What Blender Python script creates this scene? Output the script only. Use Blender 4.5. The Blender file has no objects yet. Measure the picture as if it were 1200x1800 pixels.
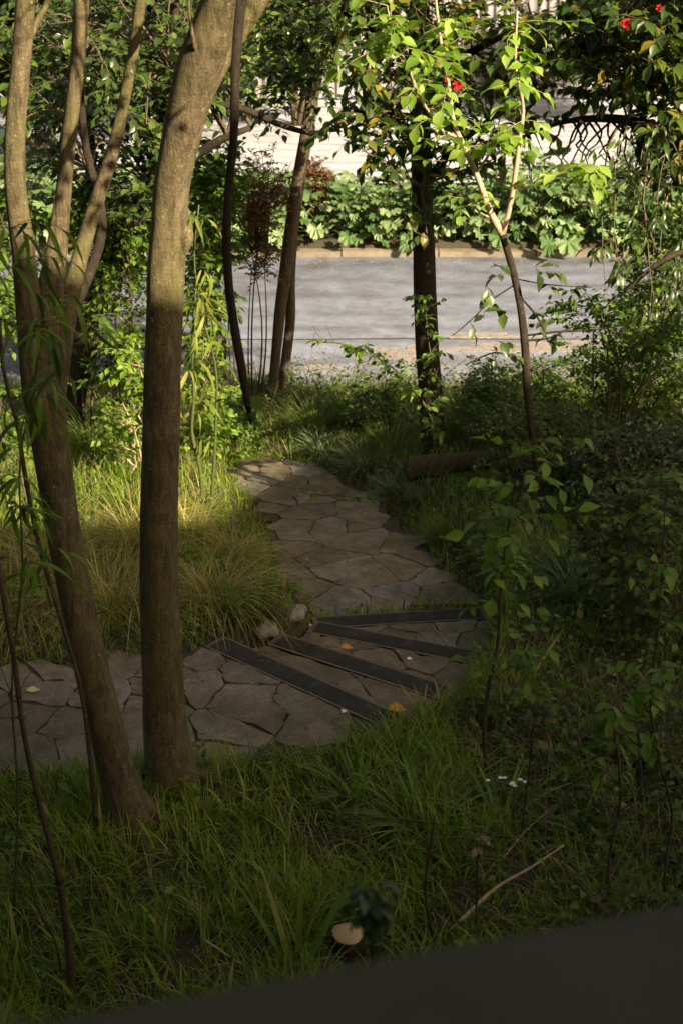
import bpy, math, random
import numpy as np
from mathutils import Vector
PI = math.pi
sc = bpy.context.scene
# ------------------------------------------------------------------ camera, sky, sun, exposure
CAMZ, PITCH, FPX = 4.5, math.radians(24.0), 2500.0
cd = bpy.data.cameras.new('camera'); cam = bpy.data.objects.new('camera', cd)
sc.collection.objects.link(cam); sc.camera = cam
cam.location = (0, 0, CAMZ); cam.rotation_euler = (PI/2 - PITCH, 0, 0)
cd.sensor_fit = 'VERTICAL'; cd.sensor_height = 36; cd.sensor_width = 24; cd.lens = 50
cd.clip_start = 0.02; cd.clip_end = 2000
cd.dof.use_dof = True; cd.dof.focus_distance = 9.0; cd.dof.aperture_fstop = 4.5
SUN_EL, SUN_AZ = math.radians(30), math.radians(42)      # azimuth measured from straight behind the camera towards the right
SD = Vector((math.sin(SUN_AZ)*math.cos(SUN_EL), -math.cos(SUN_AZ)*math.cos(SUN_EL), math.sin(SUN_EL)))
w = bpy.data.worlds.new('World'); sc.world = w; w.use_nodes = True
nt = w.node_tree; bg = nt.nodes['Background']; sky = nt.nodes.new('ShaderNodeTexSky')
sky.sky_type = 'NISHITA'; sky.sun_disc = False; sky.sun_elevation = SUN_EL
sky.sun_rotation = math.atan2(SD.x, SD.y); sky.dust_density = 4.0; sky.ozone_density = 0.6; sky.air_density = 0.8
nt.links.new(sky.outputs[0], bg.inputs[0]); bg.inputs[1].default_value = 0.078
sl = bpy.data.lights.new('sun', 'SUN'); so = bpy.data.objects.new('sun', sl); sc.collection.objects.link(so)
sl.energy = 5.0; sl.angle = math.radians(0.55); sl.color = (1.0, 0.97, 0.93)
so.rotation_euler = SD.to_track_quat('Z', 'Y').to_euler(); so.location = (20, -20, 30)
sc.view_settings.view_transform = 'Standard'; sc.view_settings.look = 'None'
sc.view_settings.exposure = 1.3; sc.view_settings.gamma = 1.0
sc.view_settings.use_white_balance = True; sc.view_settings.white_balance_temperature = 8900; sc.view_settings.white_balance_tint = 10
sc.render.engine = 'CYCLES'
sc.cycles.use_denoising = True
sc.cycles.max_bounces = 6; sc.cycles.transmission_bounces = 4; sc.cycles.diffuse_bounces = 4
sc.cycles.transparent_max_bounces = 4
sc.cycles.sample_clamp_indirect = 4

# ------------------------------------------------------------------ helpers
ST, CT = math.sin(PITCH), math.cos(PITCH)
def ray(px, py):
    u, v = (px-600)/FPX, (900-py)/FPX
    return np.array([u, CT + v*ST, -ST + v*CT])
def at(px, py, D):
    d = ray(px, py); return np.array([0, 0, CAMZ]) + d*(D/d[1])
def depth(p): return p[1]*CT - (p[2]-CAMZ)*ST
def on(px, py, zf):
    d = ray(px, py); z = zf if not callable(zf) else -0.4
    for _ in range(12):
        t = (z-CAMZ)/d[2]; p = np.array([0, 0, CAMZ]) + d*t
        if not callable(zf): return p
        z = 0.5*z + 0.5*float(zf(p[0], p[1]))
    return np.array([p[0], p[1], z])
def ss(a, b, x):
    t = np.clip((np.asarray(x, float)-a)/(b-a), 0, 1); return t*t*(3-2*t)
def nrm(v):
    v = np.asarray(v, float); return v/np.maximum(np.linalg.norm(v, axis=-1, keepdims=True), 1e-9)

class Geo:
    def __init__(s): s.V = []; s.T = []; s.Q = []; s.n = 0
    def add(s, v, tris=None, quads=None, mat=0):
        v = np.asarray(v, float).reshape(-1, 3)
        if tris is not None and len(tris): s.T.append((np.asarray(tris, np.int64).reshape(-1, 3)+s.n, mat))
        if quads is not None and len(quads): s.Q.append((np.asarray(quads, np.int64).reshape(-1, 4)+s.n, mat))
        s.V.append(v); s.n += len(v)
    def build(s, name, mats, parent=None, origin=None, smooth=True):
        me = bpy.data.meshes.new(name)
        V = np.concatenate(s.V) if s.V else np.zeros((0, 3))
        if parent is not None: V = V - np.array(parent.location)
        elif origin is not None: V = V - np.asarray(origin)
        T = np.concatenate([t for t, _ in s.T]) if s.T else np.zeros((0, 3), np.int64)
        Q = np.concatenate([t for t, _ in s.Q]) if s.Q else np.zeros((0, 4), np.int64)
        mi = np.concatenate([np.full(len(t), m) for t, m in s.T]+[np.full(len(t), m) for t, m in s.Q])
        me.vertices.add(len(V)); me.vertices.foreach_set('co', V.astype(np.float32).ravel())
        nl = T.size+Q.size; me.loops.add(nl); me.loops.foreach_set('vertex_index', np.concatenate([T.ravel(), Q.ravel()]).astype(np.int32))
        me.polygons.add(len(T)+len(Q))
        me.polygons.foreach_set('loop_start', np.concatenate([np.arange(len(T))*3, T.size+np.arange(len(Q))*4]).astype(np.int32))
        me.polygons.foreach_set('material_index', mi.astype(np.int32))
        me.polygons.foreach_set('use_smooth', np.full(len(mi), smooth))
        if not isinstance(mats, (list, tuple)): mats = [mats]
        for m in mats: me.materials.append(m)
        me.update(calc_edges=True); me.validate()
        o = bpy.data.objects.new(name, me); sc.collection.objects.link(o)
        if parent is not None: o.parent = parent
        elif origin is not None: o.location = tuple(origin)
        return o
    # ---- shapes
    def tube(s, pts, rad, n=10, mat=0, rough=0.0, rng=None, cap=True):
        P = np.asarray(pts, float); R = np.asarray(rad, float); k = len(P)
        T = nrm(np.gradient(P, axis=0)); ref = np.array([0.0, 1.0, 0.13]) if abs(T[:, 2]).mean() > .5 else np.array([0.03, 0.1, 1.0])
        A = nrm(np.cross(T, ref)); B = np.cross(T, A)
        th = np.arange(n)*2*PI/n
        rr = np.ones((k, n))
        if rough and rng is not None:
            ph = rng.uniform(0, 6.28, 6)
            L = np.cumsum(np.r_[0, np.linalg.norm(np.diff(P, axis=0), axis=1)])[:, None]
            rr += rough*(np.sin(2*th+ph[0]+L*2.1)+.7*np.sin(3*th+ph[1]-L*3.7)+.5*np.sin(L*9+ph[2]+th)+.4*np.sin(5*th+ph[3]+L*5))
        V = P[:, None]+R[:, None, None]*rr[..., None]*(np.cos(th)[None, :, None]*A[:, None]+np.sin(th)[None, :, None]*B[:, None])
        i = np.arange(k-1)[:, None]*n; j = np.arange(n)[None]; j2 = (j+1) % n
        q = np.stack([i+j, i+j2, i+n+j2, i+n+j], -1).reshape(-1, 4)
        V = V.reshape(-1, 3); tr = None
        if cap:
            V = np.concatenate([V, P[:1], P[-1:]]); c0, c1 = k*n, k*n+1; jj = np.arange(n); jn = (jj+1) % n
            tr = np.concatenate([np.stack([np.full(n, c0), jn, jj], -1), np.stack([np.full(n, c1), (k-1)*n+jj, (k-1)*n+jn], -1)])
        s.add(V, tr, q, mat)
    def box(s, lo, hi, mat=0):
        x0, y0, z0 = lo; x1, y1, z1 = hi
        v = [(x0,y0,z0),(x1,y0,z0),(x1,y1,z0),(x0,y1,z0),(x0,y0,z1),(x1,y0,z1),(x1,y1,z1),(x0,y1,z1)]
        s.add(v, None, [(0,3,2,1),(4,5,6,7),(0,1,5,4),(1,2,6,5),(2,3,7,6),(3,0,4,7)], mat)
    def prism(s, poly, z0, z1, mat=0, bev=0.0, tilt=(0, 0)):
        P = np.asarray(poly, float)[:, :2]; n = len(P); c = P.mean(0)
        if bev:
            d = P-c; ln = np.linalg.norm(d, axis=1, keepdims=True); Pi = c+d*(1-bev/np.maximum(ln, .02))
        else: Pi = P
        tz = (Pi-c)@np.array(tilt)
        z1 = np.broadcast_to(z1, (n,)); z0 = np.broadcast_to(z0, (n,))
        V = np.concatenate([np.c_[P, z0], np.c_[P, z1-bev*.8+tz], np.c_[Pi, z1+tz], [[c[0], c[1], float(np.mean(z1))]]])
        j = np.arange(n); k = (j+1) % n
        q = np.stack([j, k, n+k, n+j], -1)
        if bev: q = np.concatenate([q, np.stack([n+j, n+k, 2*n+k, 2*n+j], -1)])
        base = 2*n if bev else n
        t = np.stack([base+j, base+k, np.full(n, 3*n)], -1)
        s.add(V, t, q, mat)

def tag(o, label=None, cat=None, group=None, kind=None):
    if label: o['label'] = label
    if cat: o['category'] = cat
    if group: o['group'] = group
    if kind: o['kind'] = kind
    return o
def thing(name, label, cat, loc, group=None):
    o = bpy.data.objects.new(name, None); sc.collection.objects.link(o); o.location = tuple(float(a) for a in loc); o.empty_display_size = .2
    return tag(o, label, cat, group)
def dup(root, loc, rz=0, s=1.0, label=None):
    r = root.copy(); sc.collection.objects.link(r); r.location = tuple(float(a) for a in loc); r.rotation_euler = (0, 0, rz)
    r.scale = (s, s, s) if np.isscalar(s) else s
    if label: r['label'] = label
    for ch in list(root.children):
        c = ch.copy(); sc.collection.objects.link(c); c.parent = r
    return r
def spline(pts, n):
    P = np.asarray(pts, float); k = len(P)
    t = np.r_[0, np.cumsum(np.linalg.norm(np.diff(P[:, :3], axis=0), axis=1))]; t /= t[-1]
    M = np.gradient(P, t, axis=0, edge_order=1); u = np.linspace(0, 1, n); out = []
    for x in u:
        i = min(max(np.searchsorted(t, x)-1, 0), k-2); h = t[i+1]-t[i]; s_ = (x-t[i])/h
        h00 = 2*s_**3-3*s_**2+1; h10 = s_**3-2*s_**2+s_; h01 = -2*s_**3+3*s_**2; h11 = s_**3-s_**2
        out.append(h00*P[i]+h10*h*M[i]+h01*P[i+1]+h11*h*M[i+1])
    return np.array(out)
LW = 1.0
def limb(geo, ctl, n=24, sides=12, mat=0, rough=.03, rng=None):
    """ctl: (px, py, width_px, D): a round limb with its own distance; returns its centre line and radii."""
    P = []
    for px, py, wd, D in ctl:
        p = at(px, py, D); P.append(np.r_[p, wd*LW/2*depth(p)/FPX])
    S = spline(P, n); geo.tube(S[:, :3], np.maximum(S[:, 3], .0015), sides, mat, rough, rng)
    return S

# ------------------------------------------------------------------ materials
def mat(name, rough=.8):
    m = bpy.data.materials.new(name); m.use_nodes = True; n = m.node_tree.nodes
    b = n['Principled BSDF']; b.inputs['Roughness'].default_value = rough
    return m, m.node_tree, b
def N(t, typ, **kw):
    nd = t.nodes.new(typ)
    for k, v in kw.items():
        if k in nd.inputs: nd.inputs[k].default_value = v
        else: setattr(nd, k, v)
    return nd
def ramp(t, fac, stops, interp='LINEAR'):
    r = t.nodes.new('ShaderNodeValToRGB'); e = r.color_ramp.elements; r.color_ramp.interpolation = interp
    while len(e) < len(stops): e.new(.5)
    for i, (p, c) in enumerate(stops):
        e[i].position = p; e[i].color = (c[0], c[1], c[2], 1) if not np.isscalar(c) else (c, c, c, 1)
    t.links.new(fac, r.inputs[0]); return r.outputs[0]
def mix(t, fac, a, b, mode='MIX'):
    m = t.nodes.new('ShaderNodeMix'); m.data_type = 'RGBA'; m.blend_type = mode
    for s_, v in ((m.inputs[0], fac), (m.inputs[6], a), (m.inputs[7], b)):
        if hasattr(v, 'is_linked') or isinstance(v, bpy.types.NodeSocket): t.links.new(v, s_)
        else: s_.default_value = v if np.isscalar(v) else (v[0], v[1], v[2], 1)
    return m.outputs[2]
def bump(t, b, h, s=.5, d=.01):
    bp = t.nodes.new('ShaderNodeBump'); bp.inputs['Strength'].default_value = s; bp.inputs['Distance'].default_value = d
    t.links.new(h, bp.inputs['Height']); t.links.new(bp.outputs[0], b.inputs['Normal'])
def coord(t, scale=(1, 1, 1), typ='Object'):
    c = t.nodes.new('ShaderNodeTexCoord'); m = t.nodes.new('ShaderNodeMapping'); m.inputs['Scale'].default_value = scale
    t.links.new(c.outputs[typ], m.inputs[0]); return m.outputs[0]
def noise(t, v, scale, detail=4, rough=.6, dist=0):
    n = N(t, 'ShaderNodeTexNoise', Scale=scale, Detail=detail, Roughness=rough, Distortion=dist)
    if v is not None: t.links.new(v, n.inputs['Vector'])
    return n.outputs[0]

def leafmat(name, cols, trans=.35, rough=.42, spec=.22, tcol=None):
    """cols: colour stops over a random number per leaf (each leaf is an island of the mesh)."""
    m, t, b = mat(name, rough); g = t.nodes.new('ShaderNodeNewGeometry')
    k = len(cols); c = ramp(t, g.outputs['Random Per Island'], [(i/(k-1) if k > 1 else 0, cc) for i, cc in enumerate(cols)])
    nv = noise(t, coord(t), 1.7, 2); c = mix(t, .55, c, ramp(t, nv, [(.3, .35), (.7, .85)]), 'OVERLAY')
    t.links.new(c, b.inputs['Base Color']); b.inputs['Specular IOR Level'].default_value = spec
    tr = t.nodes.new('ShaderNodeBsdfTranslucent'); c2 = mix(t, 1.0, c, tcol or (1.6, 1.7, .5), 'MULTIPLY'); t.links.new(c2, tr.inputs[0])
    mx = t.nodes.new('ShaderNodeMixShader'); mx.inputs[0].default_value = trans
    t.links.new(b.outputs[0], mx.inputs[1]); t.links.new(tr.outputs[0], mx.inputs[2])
    t.links.new(mx.outputs[0], t.nodes['Material Output'].inputs[0]); return m
def barkmat(name, a, b_, lich=.5, sc_=1.0, spots=(.42, .38, .27)):
    m, t, b = mat(name, .92); v = coord(t, (sc_, sc_, sc_*.22)); v1 = coord(t, (sc_,)*3); vh = coord(t, (sc_, sc_, sc_*3.2))
    n1 = noise(t, v, 34, 8, .75, .3); n2 = noise(t, v1, 3.2, 5, .65); nf = noise(t, v1, 70, 6, .8); nh = noise(t, vh, 6, 5, .7)
    c = ramp(t, n1, [(.28, a), (.5, [(x+y)/2 for x, y in zip(a, b_)]), (.72, b_)])
    c = mix(t, .5, c, ramp(t, nf, [(.3, .22), (.7, .75)]), 'OVERLAY'); c = mix(t, .45, c, ramp(t, nh, [(.35, .3), (.65, .66)]), 'OVERLAY')
    c = mix(t, ramp(t, n2, [(.42, 0), (.66, lich*.55)]), c, (b_[0]*.52, b_[1]*.66, b_[2]*.36))
    for scl, lo in ((46.0, .50), (19.0, .56)):
        vo = N(t, 'ShaderNodeTexVoronoi', Scale=scl); wn = N(t, 'ShaderNodeTexNoise', Scale=60.0, Detail=3.0); t.links.new(v1, wn.inputs['Vector'])
        t.links.new(mix(t, .035, v1, wn.outputs[1]), vo.inputs['Vector']); sp = ramp(t, vo.outputs['Distance'], [(.10, 1), (.22, 0)])
        n3 = noise(t, v1, scl*.24, 4); sp2 = mix(t, 1, sp, ramp(t, n3, [(lo, 0), (lo+.08, lich)]), 'MULTIPLY'); c = mix(t, sp2, c, spots)
    t.links.new(c, b.inputs['Base Color']); b.inputs['Specular IOR Level'].default_value = .12
    h = mix(t, .3, mix(t, .35, n1, nf), nh); bump(t, b, h, 1.0, .035); return m
def plain(name, c, rough=.8, var=.25, scale=20, bmp=.3, bd=.004):
    m, t, b = mat(name, rough); n1 = noise(t, coord(t), scale, 5)
    t.links.new(ramp(t, n1, [(.25, [x*(1-var) for x in c]), (.75, [x*(1+var) for x in c])]), b.inputs['Base Color'])
    bump(t, b, n1, bmp, bd); return m

M = {}
M['bark_grey'] = barkmat('bark_grey', (.022, .015, .008), (.28, .215, .125), 1.0)
M['bark_brown'] = barkmat('bark_brown', (.05, .037, .024), (.15, .11, .07), .4)
M['bark_dark'] = barkmat('bark_dark', (.022, .017, .012), (.07, .052, .036), .25)
M['twig'] = plain('twig', (.10, .07, .045), .85, .3, 60)
M['twig_pale'] = plain('twig_pale', (.42, .30, .20), .7, .2, 60)
M['stem_green'] = plain('stem_green', (.06, .075, .02), .6, .3, 60)
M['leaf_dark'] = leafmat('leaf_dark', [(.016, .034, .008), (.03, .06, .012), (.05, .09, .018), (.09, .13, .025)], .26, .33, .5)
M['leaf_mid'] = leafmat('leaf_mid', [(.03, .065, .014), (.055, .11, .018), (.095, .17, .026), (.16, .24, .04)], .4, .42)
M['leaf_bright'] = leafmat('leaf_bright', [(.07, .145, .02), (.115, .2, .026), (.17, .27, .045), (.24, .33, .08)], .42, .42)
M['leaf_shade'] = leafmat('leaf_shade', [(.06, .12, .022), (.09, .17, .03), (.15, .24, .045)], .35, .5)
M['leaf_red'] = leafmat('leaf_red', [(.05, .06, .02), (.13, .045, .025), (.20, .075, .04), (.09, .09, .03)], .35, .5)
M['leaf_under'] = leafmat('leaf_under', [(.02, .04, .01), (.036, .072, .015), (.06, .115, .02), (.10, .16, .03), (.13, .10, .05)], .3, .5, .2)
M['leaf_yellow'] = leafmat('leaf_yellow', [(.40, .25, .05), (.55, .36, .07), (.42, .30, .10)], .3, .6, tcol=(1.2, 1, .6))
M['leaf_camellia'] = leafmat('leaf_camellia', [(.018, .038, .009), (.026, .055, .012), (.035, .07, .014), (.045, .08, .016), (.06, .095, .018), (.08, .11, .02), (.22, .16, .02)], .3, .4, .3)
M['leaf_bamboo'] = leafmat('leaf_bamboo', [(.05, .09, .015), (.09, .14, .02), (.17, .2, .035), (.26, .25, .07)], .42, .45)
M['leaf_acanthus'] = leafmat('leaf_acanthus', [(.032, .08, .02), (.065, .13, .038), (.13, .2, .08), (.22, .28, .15)], .25, .5, .3)
M['grass_lawn'] = leafmat('grass_lawn', [(.04, .08, .008), (.09, .165, .012), (.14, .225, .018), (.20, .27, .035), (.33, .28, .12)], .38, .5)
M['grass_gold'] = leafmat('grass_gold', [(.11, .14, .022), (.36, .29, .07), (.17, .18, .03), (.5, .40, .19), (.22, .24, .05), (.62, .52, .3)], .4, .5, tcol=(1.3, 1.15, .6))
M['grass_green'] = leafmat('grass_green', [(.045, .095, .018), (.075, .14, .025), (.13, .18, .04), (.24, .23, .08)], .4, .48)
M['grass_silver'] = leafmat('grass_silver', [(.10, .15, .07), (.17, .22, .12), (.08, .13, .045)], .3, .45)
M['strap'] = leafmat('strap', [(.07, .12, .018), (.10, .17, .024), (.15, .23, .036)], .3, .36)
M['dead'] = leafmat('dead', [(.16, .11, .06), (.28, .2, .11), (.10, .06, .035), (.35, .27, .16)], .15, .75)
M['red_petal'] = plain('red_petal', (.62, .02, .035), .5, .2, 40, .1)
M['white_petal'] = plain('white_petal', (.75, .75, .72), .6, .05, 40, .1)
M['orange_leaf'] = plain('orange_leaf', (.55, .25, .03), .6, .25, 40, .2)
M['pale_leaf'] = plain('pale_leaf', (.62, .55, .26), .6, .12, 40, .2)
M['wood_pale'] = plain('wood_pale', (.34, .24, .13), .8, .3, 25)
M['rail'] = plain('rail', (.066, .052, .022), .75, .15, 14)
M['deck'] = plain('deck', (.12, .09, .06), .8, .3, 8)
M['house_wall'] = plain('house_wall', (.07, .065, .055), .85, .15, 5)
M['roof'] = plain('roof', (.06, .055, .05), .9, .2, 8)
M['glass'] = plain('glass', (.02, .022, .025), .08, .1, 1, 0)
M['kerb'] = plain('kerb', (.19, .155, .11), .9, .35, 6)
M['rock'] = plain('rock', (.26, .24, .2), .9, .45, 22, .8, .02)
M['strip'], t_, b_ = mat('strip', .95)
v_ = coord(t_); c_ = ramp(t_, noise(t_, v_, 150, 4, .8), [(.3, (.012, .011, .009)), (.7, (.036, .033, .024))])
c_ = mix(t_, ramp(t_, noise(t_, v_, 7, 7, .8, .6), [(.5, 0), (.68, .75)]), c_, (.085, .066, .042)); t_.links.new(c_, b_.inputs['Base Color']); bump(t_, b_, noise(t_, v_, 90, 5, .8), .8, .004)

def concrete(name, base, stain, joint=False):
    m, t, b = mat(name, .88); v = coord(t)
    n1 = noise(t, v, .55, 5, .62, 1.2); n2 = noise(t, v, 3.4, 6, .7, .4); n3 = noise(t, v, 60, 4, .7)
    c = ramp(t, n1, [(.33, stain), (.5, base), (.7, [x*1.14 for x in base])])
    c = mix(t, .75, c, ramp(t, n2, [(.3, .3), (.7, .7)]), 'OVERLAY')
    c = mix(t, .5, c, ramp(t, n3, [(.3, .25), (.7, .75)]), 'OVERLAY')
    n5 = noise(t, v, 1.1, 7, .8, 2.2); c = mix(t, ramp(t, n5, [(.56, 0), (.66, .4)]), c, [x*.62 for x in stain])
    n6 = noise(t, v, .9, 6, .75, 3.0); c = mix(t, ramp(t, n6, [(.55, 0), (.62, .35)]), c, [min(1, x*1.5) for x in base])
    # swirling tyre and trowel marks
    wv = N(t, 'ShaderNodeTexWave', Scale=.42, Distortion=7.0, Detail=3.0); wv.wave_type = 'RINGS'
    wv.inputs['Detail Scale'].default_value = .6; t.links.new(coord(t, (.9, 1.0, 1)), wv.inputs['Vector'])
    c = mix(t, .4, c, ramp(t, wv.outputs[1], [(.0, .30), (.25, .5), (.6, .58), (.95, .66)]), 'OVERLAY')
    if joint:
        vo = N(t, 'ShaderNodeTexVoronoi', Scale=.38); vo.feature = 'DISTANCE_TO_EDGE'
        wrp = N(t, 'ShaderNodeTexNoise', Scale=1.6, Detail=6.0); t.links.new(v, wrp.inputs['Vector'])
        t.links.new(mix(t, .22, v, wrp.outputs[1]), vo.inputs['Vector'])
        c = mix(t, ramp(t, vo.outputs['Distance'], [(.0012, .3), (.004, 0)]), c, [x*.45 for x in stain])
    t.links.new(c, b.inputs['Base Color']); bump(t, b, mix(t, .5, n2, n3), .3, .006); return m
M['road'] = concrete('road', (.104, .116, .142), (.082, .086, .101), True)
M['driveway'] = concrete('driveway', (.35, .355, .375), (.29, .29, .305))
M['concrete_worn'] = plain('concrete_worn', (.125, .10, .07), .9, .32, 9)
def stone():
    m, t, b = mat('flagstone', .8); g = t.nodes.new('ShaderNodeNewGeometry'); v = coord(t)
    c = ramp(t, g.outputs['Random Per Island'], [(0, (.165, .13, .085)), (.35, (.20, .16, .11)), (.7, (.235, .19, .135)), (.9, (.25, .225, .20)), (1, (.175, .14, .09))])
    n1 = noise(t, v, 5, 6, .68, .5); n2 = noise(t, v, 45, 5, .7)
    c = mix(t, .85, c, ramp(t, n1, [(.3, .25), (.7, .78)]), 'OVERLAY'); c = mix(t, .65, c, ramp(t, n2, [(.3, .3), (.7, .7)]), 'OVERLAY')
    n3 = noise(t, v, 1.9, 6, .75); c = mix(t, ramp(t, n3, [(.46, 0), (.7, .7)]), c, (.085, .075, .03)); n4 = noise(t, v, 14, 6, .8, 1.0); c = mix(t, ramp(t, n4, [(.55, 0), (.7, .6)]), c, (.075, .058, .035))
    t.links.new(c, b.inputs['Base Color']); b.inputs['Specular IOR Level'].default_value = .3
    bump(t, b, mix(t, .45, n4, n2), 1.0, .022); return m
M['flagstone'] = stone()
def soil():
    m, t, b = mat('soil', .95); v = coord(t); n1 = noise(t, v, 2.2, 6, .7); n2 = noise(t, v, 38, 5, .75)
    c = ramp(t, n2, [(.3, (.022, .016, .010)), (.55, (.06, .043, .027)), (.75, (.14, .10, .06))])
    c = mix(t, ramp(t, n1, [(.45, 0), (.65, .6)]), c, (.035, .05, .014))
    t.links.new(c, b.inputs['Base Color']); bump(t, b, n2, .9, .02); return m
M['soil'] = soil()
M['mortar'] = plain('mortar', (.05, .042, .024), .95, .5, 18, .6, .01)

# ------------------------------------------------------------------ leaf and blade templates (length +Y, face +Z)
def leaf_template(ws, droop=.25, fold=.35, wmul=1.0):
    ts = np.linspace(0, 1, len(ws)); V = []; T = []; Q = []
    for t_, w_ in zip(ts, ws):
        z = -droop*t_*t_; y = t_*(1-.25*droop*t_)
        if w_ == 0: V.append([(0, y, z)])
        else: V.append([(-w_*wmul, y, z+fold*w_*wmul), (0, y, z), (w_*wmul, y, z+fold*w_*wmul)])
    idx = []; k = 0
    for r in V: idx.append(list(range(k, k+len(r)))); k += len(r)
    for a, b in zip(idx[:-1], idx[1:]):
        if len(a) == 1 and len(b) == 3: T += [(a[0], b[1], b[0]), (a[0], b[2], b[1])]
        elif len(a) == 3 and len(b) == 1: T += [(a[0], a[1], b[0]), (a[1], a[2], b[0])]
        else: Q += [(a[0], a[1], b[1], b[0]), (a[1], a[2], b[2], b[1])]
    return np.array([p for r in V for p in r]), np.array(T), np.array(Q)
LT = {
 'ovate': leaf_template([0, .17, .27, .24, .12, 0], .22, .35),
 'lance': leaf_template([0, .085, .13, .12, .06, 0], .5, .3),
 'long': leaf_template([0, .045, .06, .055, .03, 0], .7, .3),
 'round': leaf_template([0, .33, .36, 0], .12, .25),
 'tiny': leaf_template([0, .28, 0], .1, .3),
}
def instance(geo, tp, O, Dr, Up, S, mat=0, W=None):
    v, t, q = LT[tp] if isinstance(tp, str) else tp
    O = np.asarray(O, float); n = len(O)
    if n == 0: return
    Y = nrm(Dr); X = nrm(np.cross(Y, Up)); Z = np.cross(X, Y)
    S = np.broadcast_to(S, (n,)); sx = S if W is None else S*W
    P = O[:, None]+v[None, :, 0:1]*X[:, None]*sx[:, None, None]+v[None, :, 1:2]*Y[:, None]*S[:, None, None]+v[None, :, 2:3]*Z[:, None]*S[:, None, None]
    off = (np.arange(n)*len(v))[:, None, None]
    geo.add(P.reshape(-1, 3), (t[None]+off).reshape(-1, 3) if len(t) else None, (q[None]+off).reshape(-1, 4) if len(q) else None, mat)
class Leaves:
    def __init__(s): s.o = []; s.d = []; s.u = []; s.s = []
    def put(s, o, d, u, sz): s.o.append(o); s.d.append(d); s.u.append(u); s.s.append(sz)
    def flush(s, geo, tp, mat=0):
        if s.o: instance(geo, tp, np.array(s.o), np.array(s.d), np.array(s.u), np.array(s.s), mat)
def twig(geo, lv, p, d, L, nl, size, rng, r=.003, droop=.3, mat=1, ang=.9, tdroop=.25):
    """a thin twig with leaves alternating along it"""
    d = nrm(d); k = 5; pts = [np.array(p, float)]
    dd = d.copy()
    for i in range(k-1):
        dd = nrm(dd+np.array([0, 0, -tdroop*.35])+rng.normal(0, .12, 3)); pts.append(pts[-1]+dd*L/(k-1))
    pts = np.array(pts); geo.tube(pts, np.linspace(r, r*.4, k), 4, mat, cap=False)
    side = nrm(np.cross(dd, [0, 0, 1.0])+rng.normal(0, .15, 3))
    for i in range(nl):
        f = .12+.88*(i+rng.uniform(0, .6))/nl; f = min(f, .999); x = f*(k-1); a = int(x); q = pts[a]*(1-x+a)+pts[a+1]*(x-a); ax = nrm(pts[a+1]-pts[a])
        sg = 1 if i % 2 else -1
        if i == nl-1: ld = ax
        else: ld = nrm(ax*(1-ang*.5)+side*sg*ang+np.array([0, 0, .15]))
        ld = nrm(ld+np.array([0, 0, -droop])+rng.normal(0, .25, 3))
        up = nrm(np.array([0, 0, 1.0])+rng.normal(0, .38, 3)+np.array([.1, -.12, 0]))
        lv.put(q, ld, up, size*rng.uniform(.6, 1.2))
def bough(geo, lv, p0, p1, r0, nt, tl, nl, size, rng, mat=1, sag=.1, droop=.3, start=.25, sub=None):
    p0 = np.asarray(p0, float); p1 = np.asarray(p1, float); L = np.linalg.norm(p1-p0); k = 8
    t_ = np.linspace(0, 1, k)[:, None]; bow = rng.normal(0, .07, 3)*L; bow[2] += sag*L
    P = p0*(1-t_)+p1*t_+bow*np.sin(PI*t_)+np.cumsum(rng.normal(0, .012*L, (k, 3)), 0)*(t_ > 0)
    geo.tube(P, r0*(1-.75*t_[:, 0]), 6, mat, cap=False); ax = nrm(p1-p0)
    for i in range(nt):
        f = start+(1-start)*(i+rng.uniform(0, 1))/nt; f = min(f, .999); x = f*(k-1); a = int(x); q = P[a]*(1-x+a)+P[a+1]*(x-a)
        rd = rng.normal(0, 1, 3); rd -= ax*rd.dot(ax); rd = nrm(rd); rd[2] = abs(rd[2])*.6 if rng.random() < .65 else rd[2]
        twig(geo, lv, q, nrm(ax*.55+rd), tl*rng.uniform(.5, 1.2), max(2, int(nl*rng.uniform(.6, 1.3))), size, rng, max(.002, r0*.25), droop, mat)
    return P
def crown(name, parent, lmat, tmat, tp, anchors, vols, nb, nt, tl, nl, size, seed, r0=.02, droop=.3, sag=.1, holes=()):
    """anchors: limb points the boughs leave from; vols: (centre, radii, weight) the boughs reach into."""
    rng = np.random.default_rng(seed); g = Geo(); lv = Leaves(); A = np.asarray(anchors, float)
    W_ = np.array([v[2] for v in vols], float); W_ /= W_.sum()
    for _ in range(nb):
        c, r, _w = vols[rng.choice(len(vols), p=W_)]
        u = nrm(rng.normal(0, 1, 3))*rng.uniform(.35, 1)**.5; p1 = np.asarray(c)+u*np.asarray(r)
        dd = np.linalg.norm(A-p1, axis=1); j = np.argsort(dd)[rng.integers(0, min(4, len(A)))]
        p0 = A[j]
        if np.linalg.norm(p1-p0) > 2.2: p0 = p1+(p0-p1)*1.0
        bough(g, lv, p0, p1, r0*rng.uniform(.5, 1.1), nt, tl, nl, size, rng, sag=sag, droop=droop)
    lv.flush(g, tp, 0)
    return g.build(name, [lmat, tmat], parent)
def pvol(x0, y0, x1, y1, D, dr, w_=1.0):
    """ellipsoid volume filling a part of the view at distance D with depth radius dr"""
    a = at(x0, y0, D); b = at(x1, y1, D); c = (a+b)/2
    return (c, np.array([abs(b[0]-a[0])/2, dr, abs(b[2]-a[2])/2]), w_)
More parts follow.
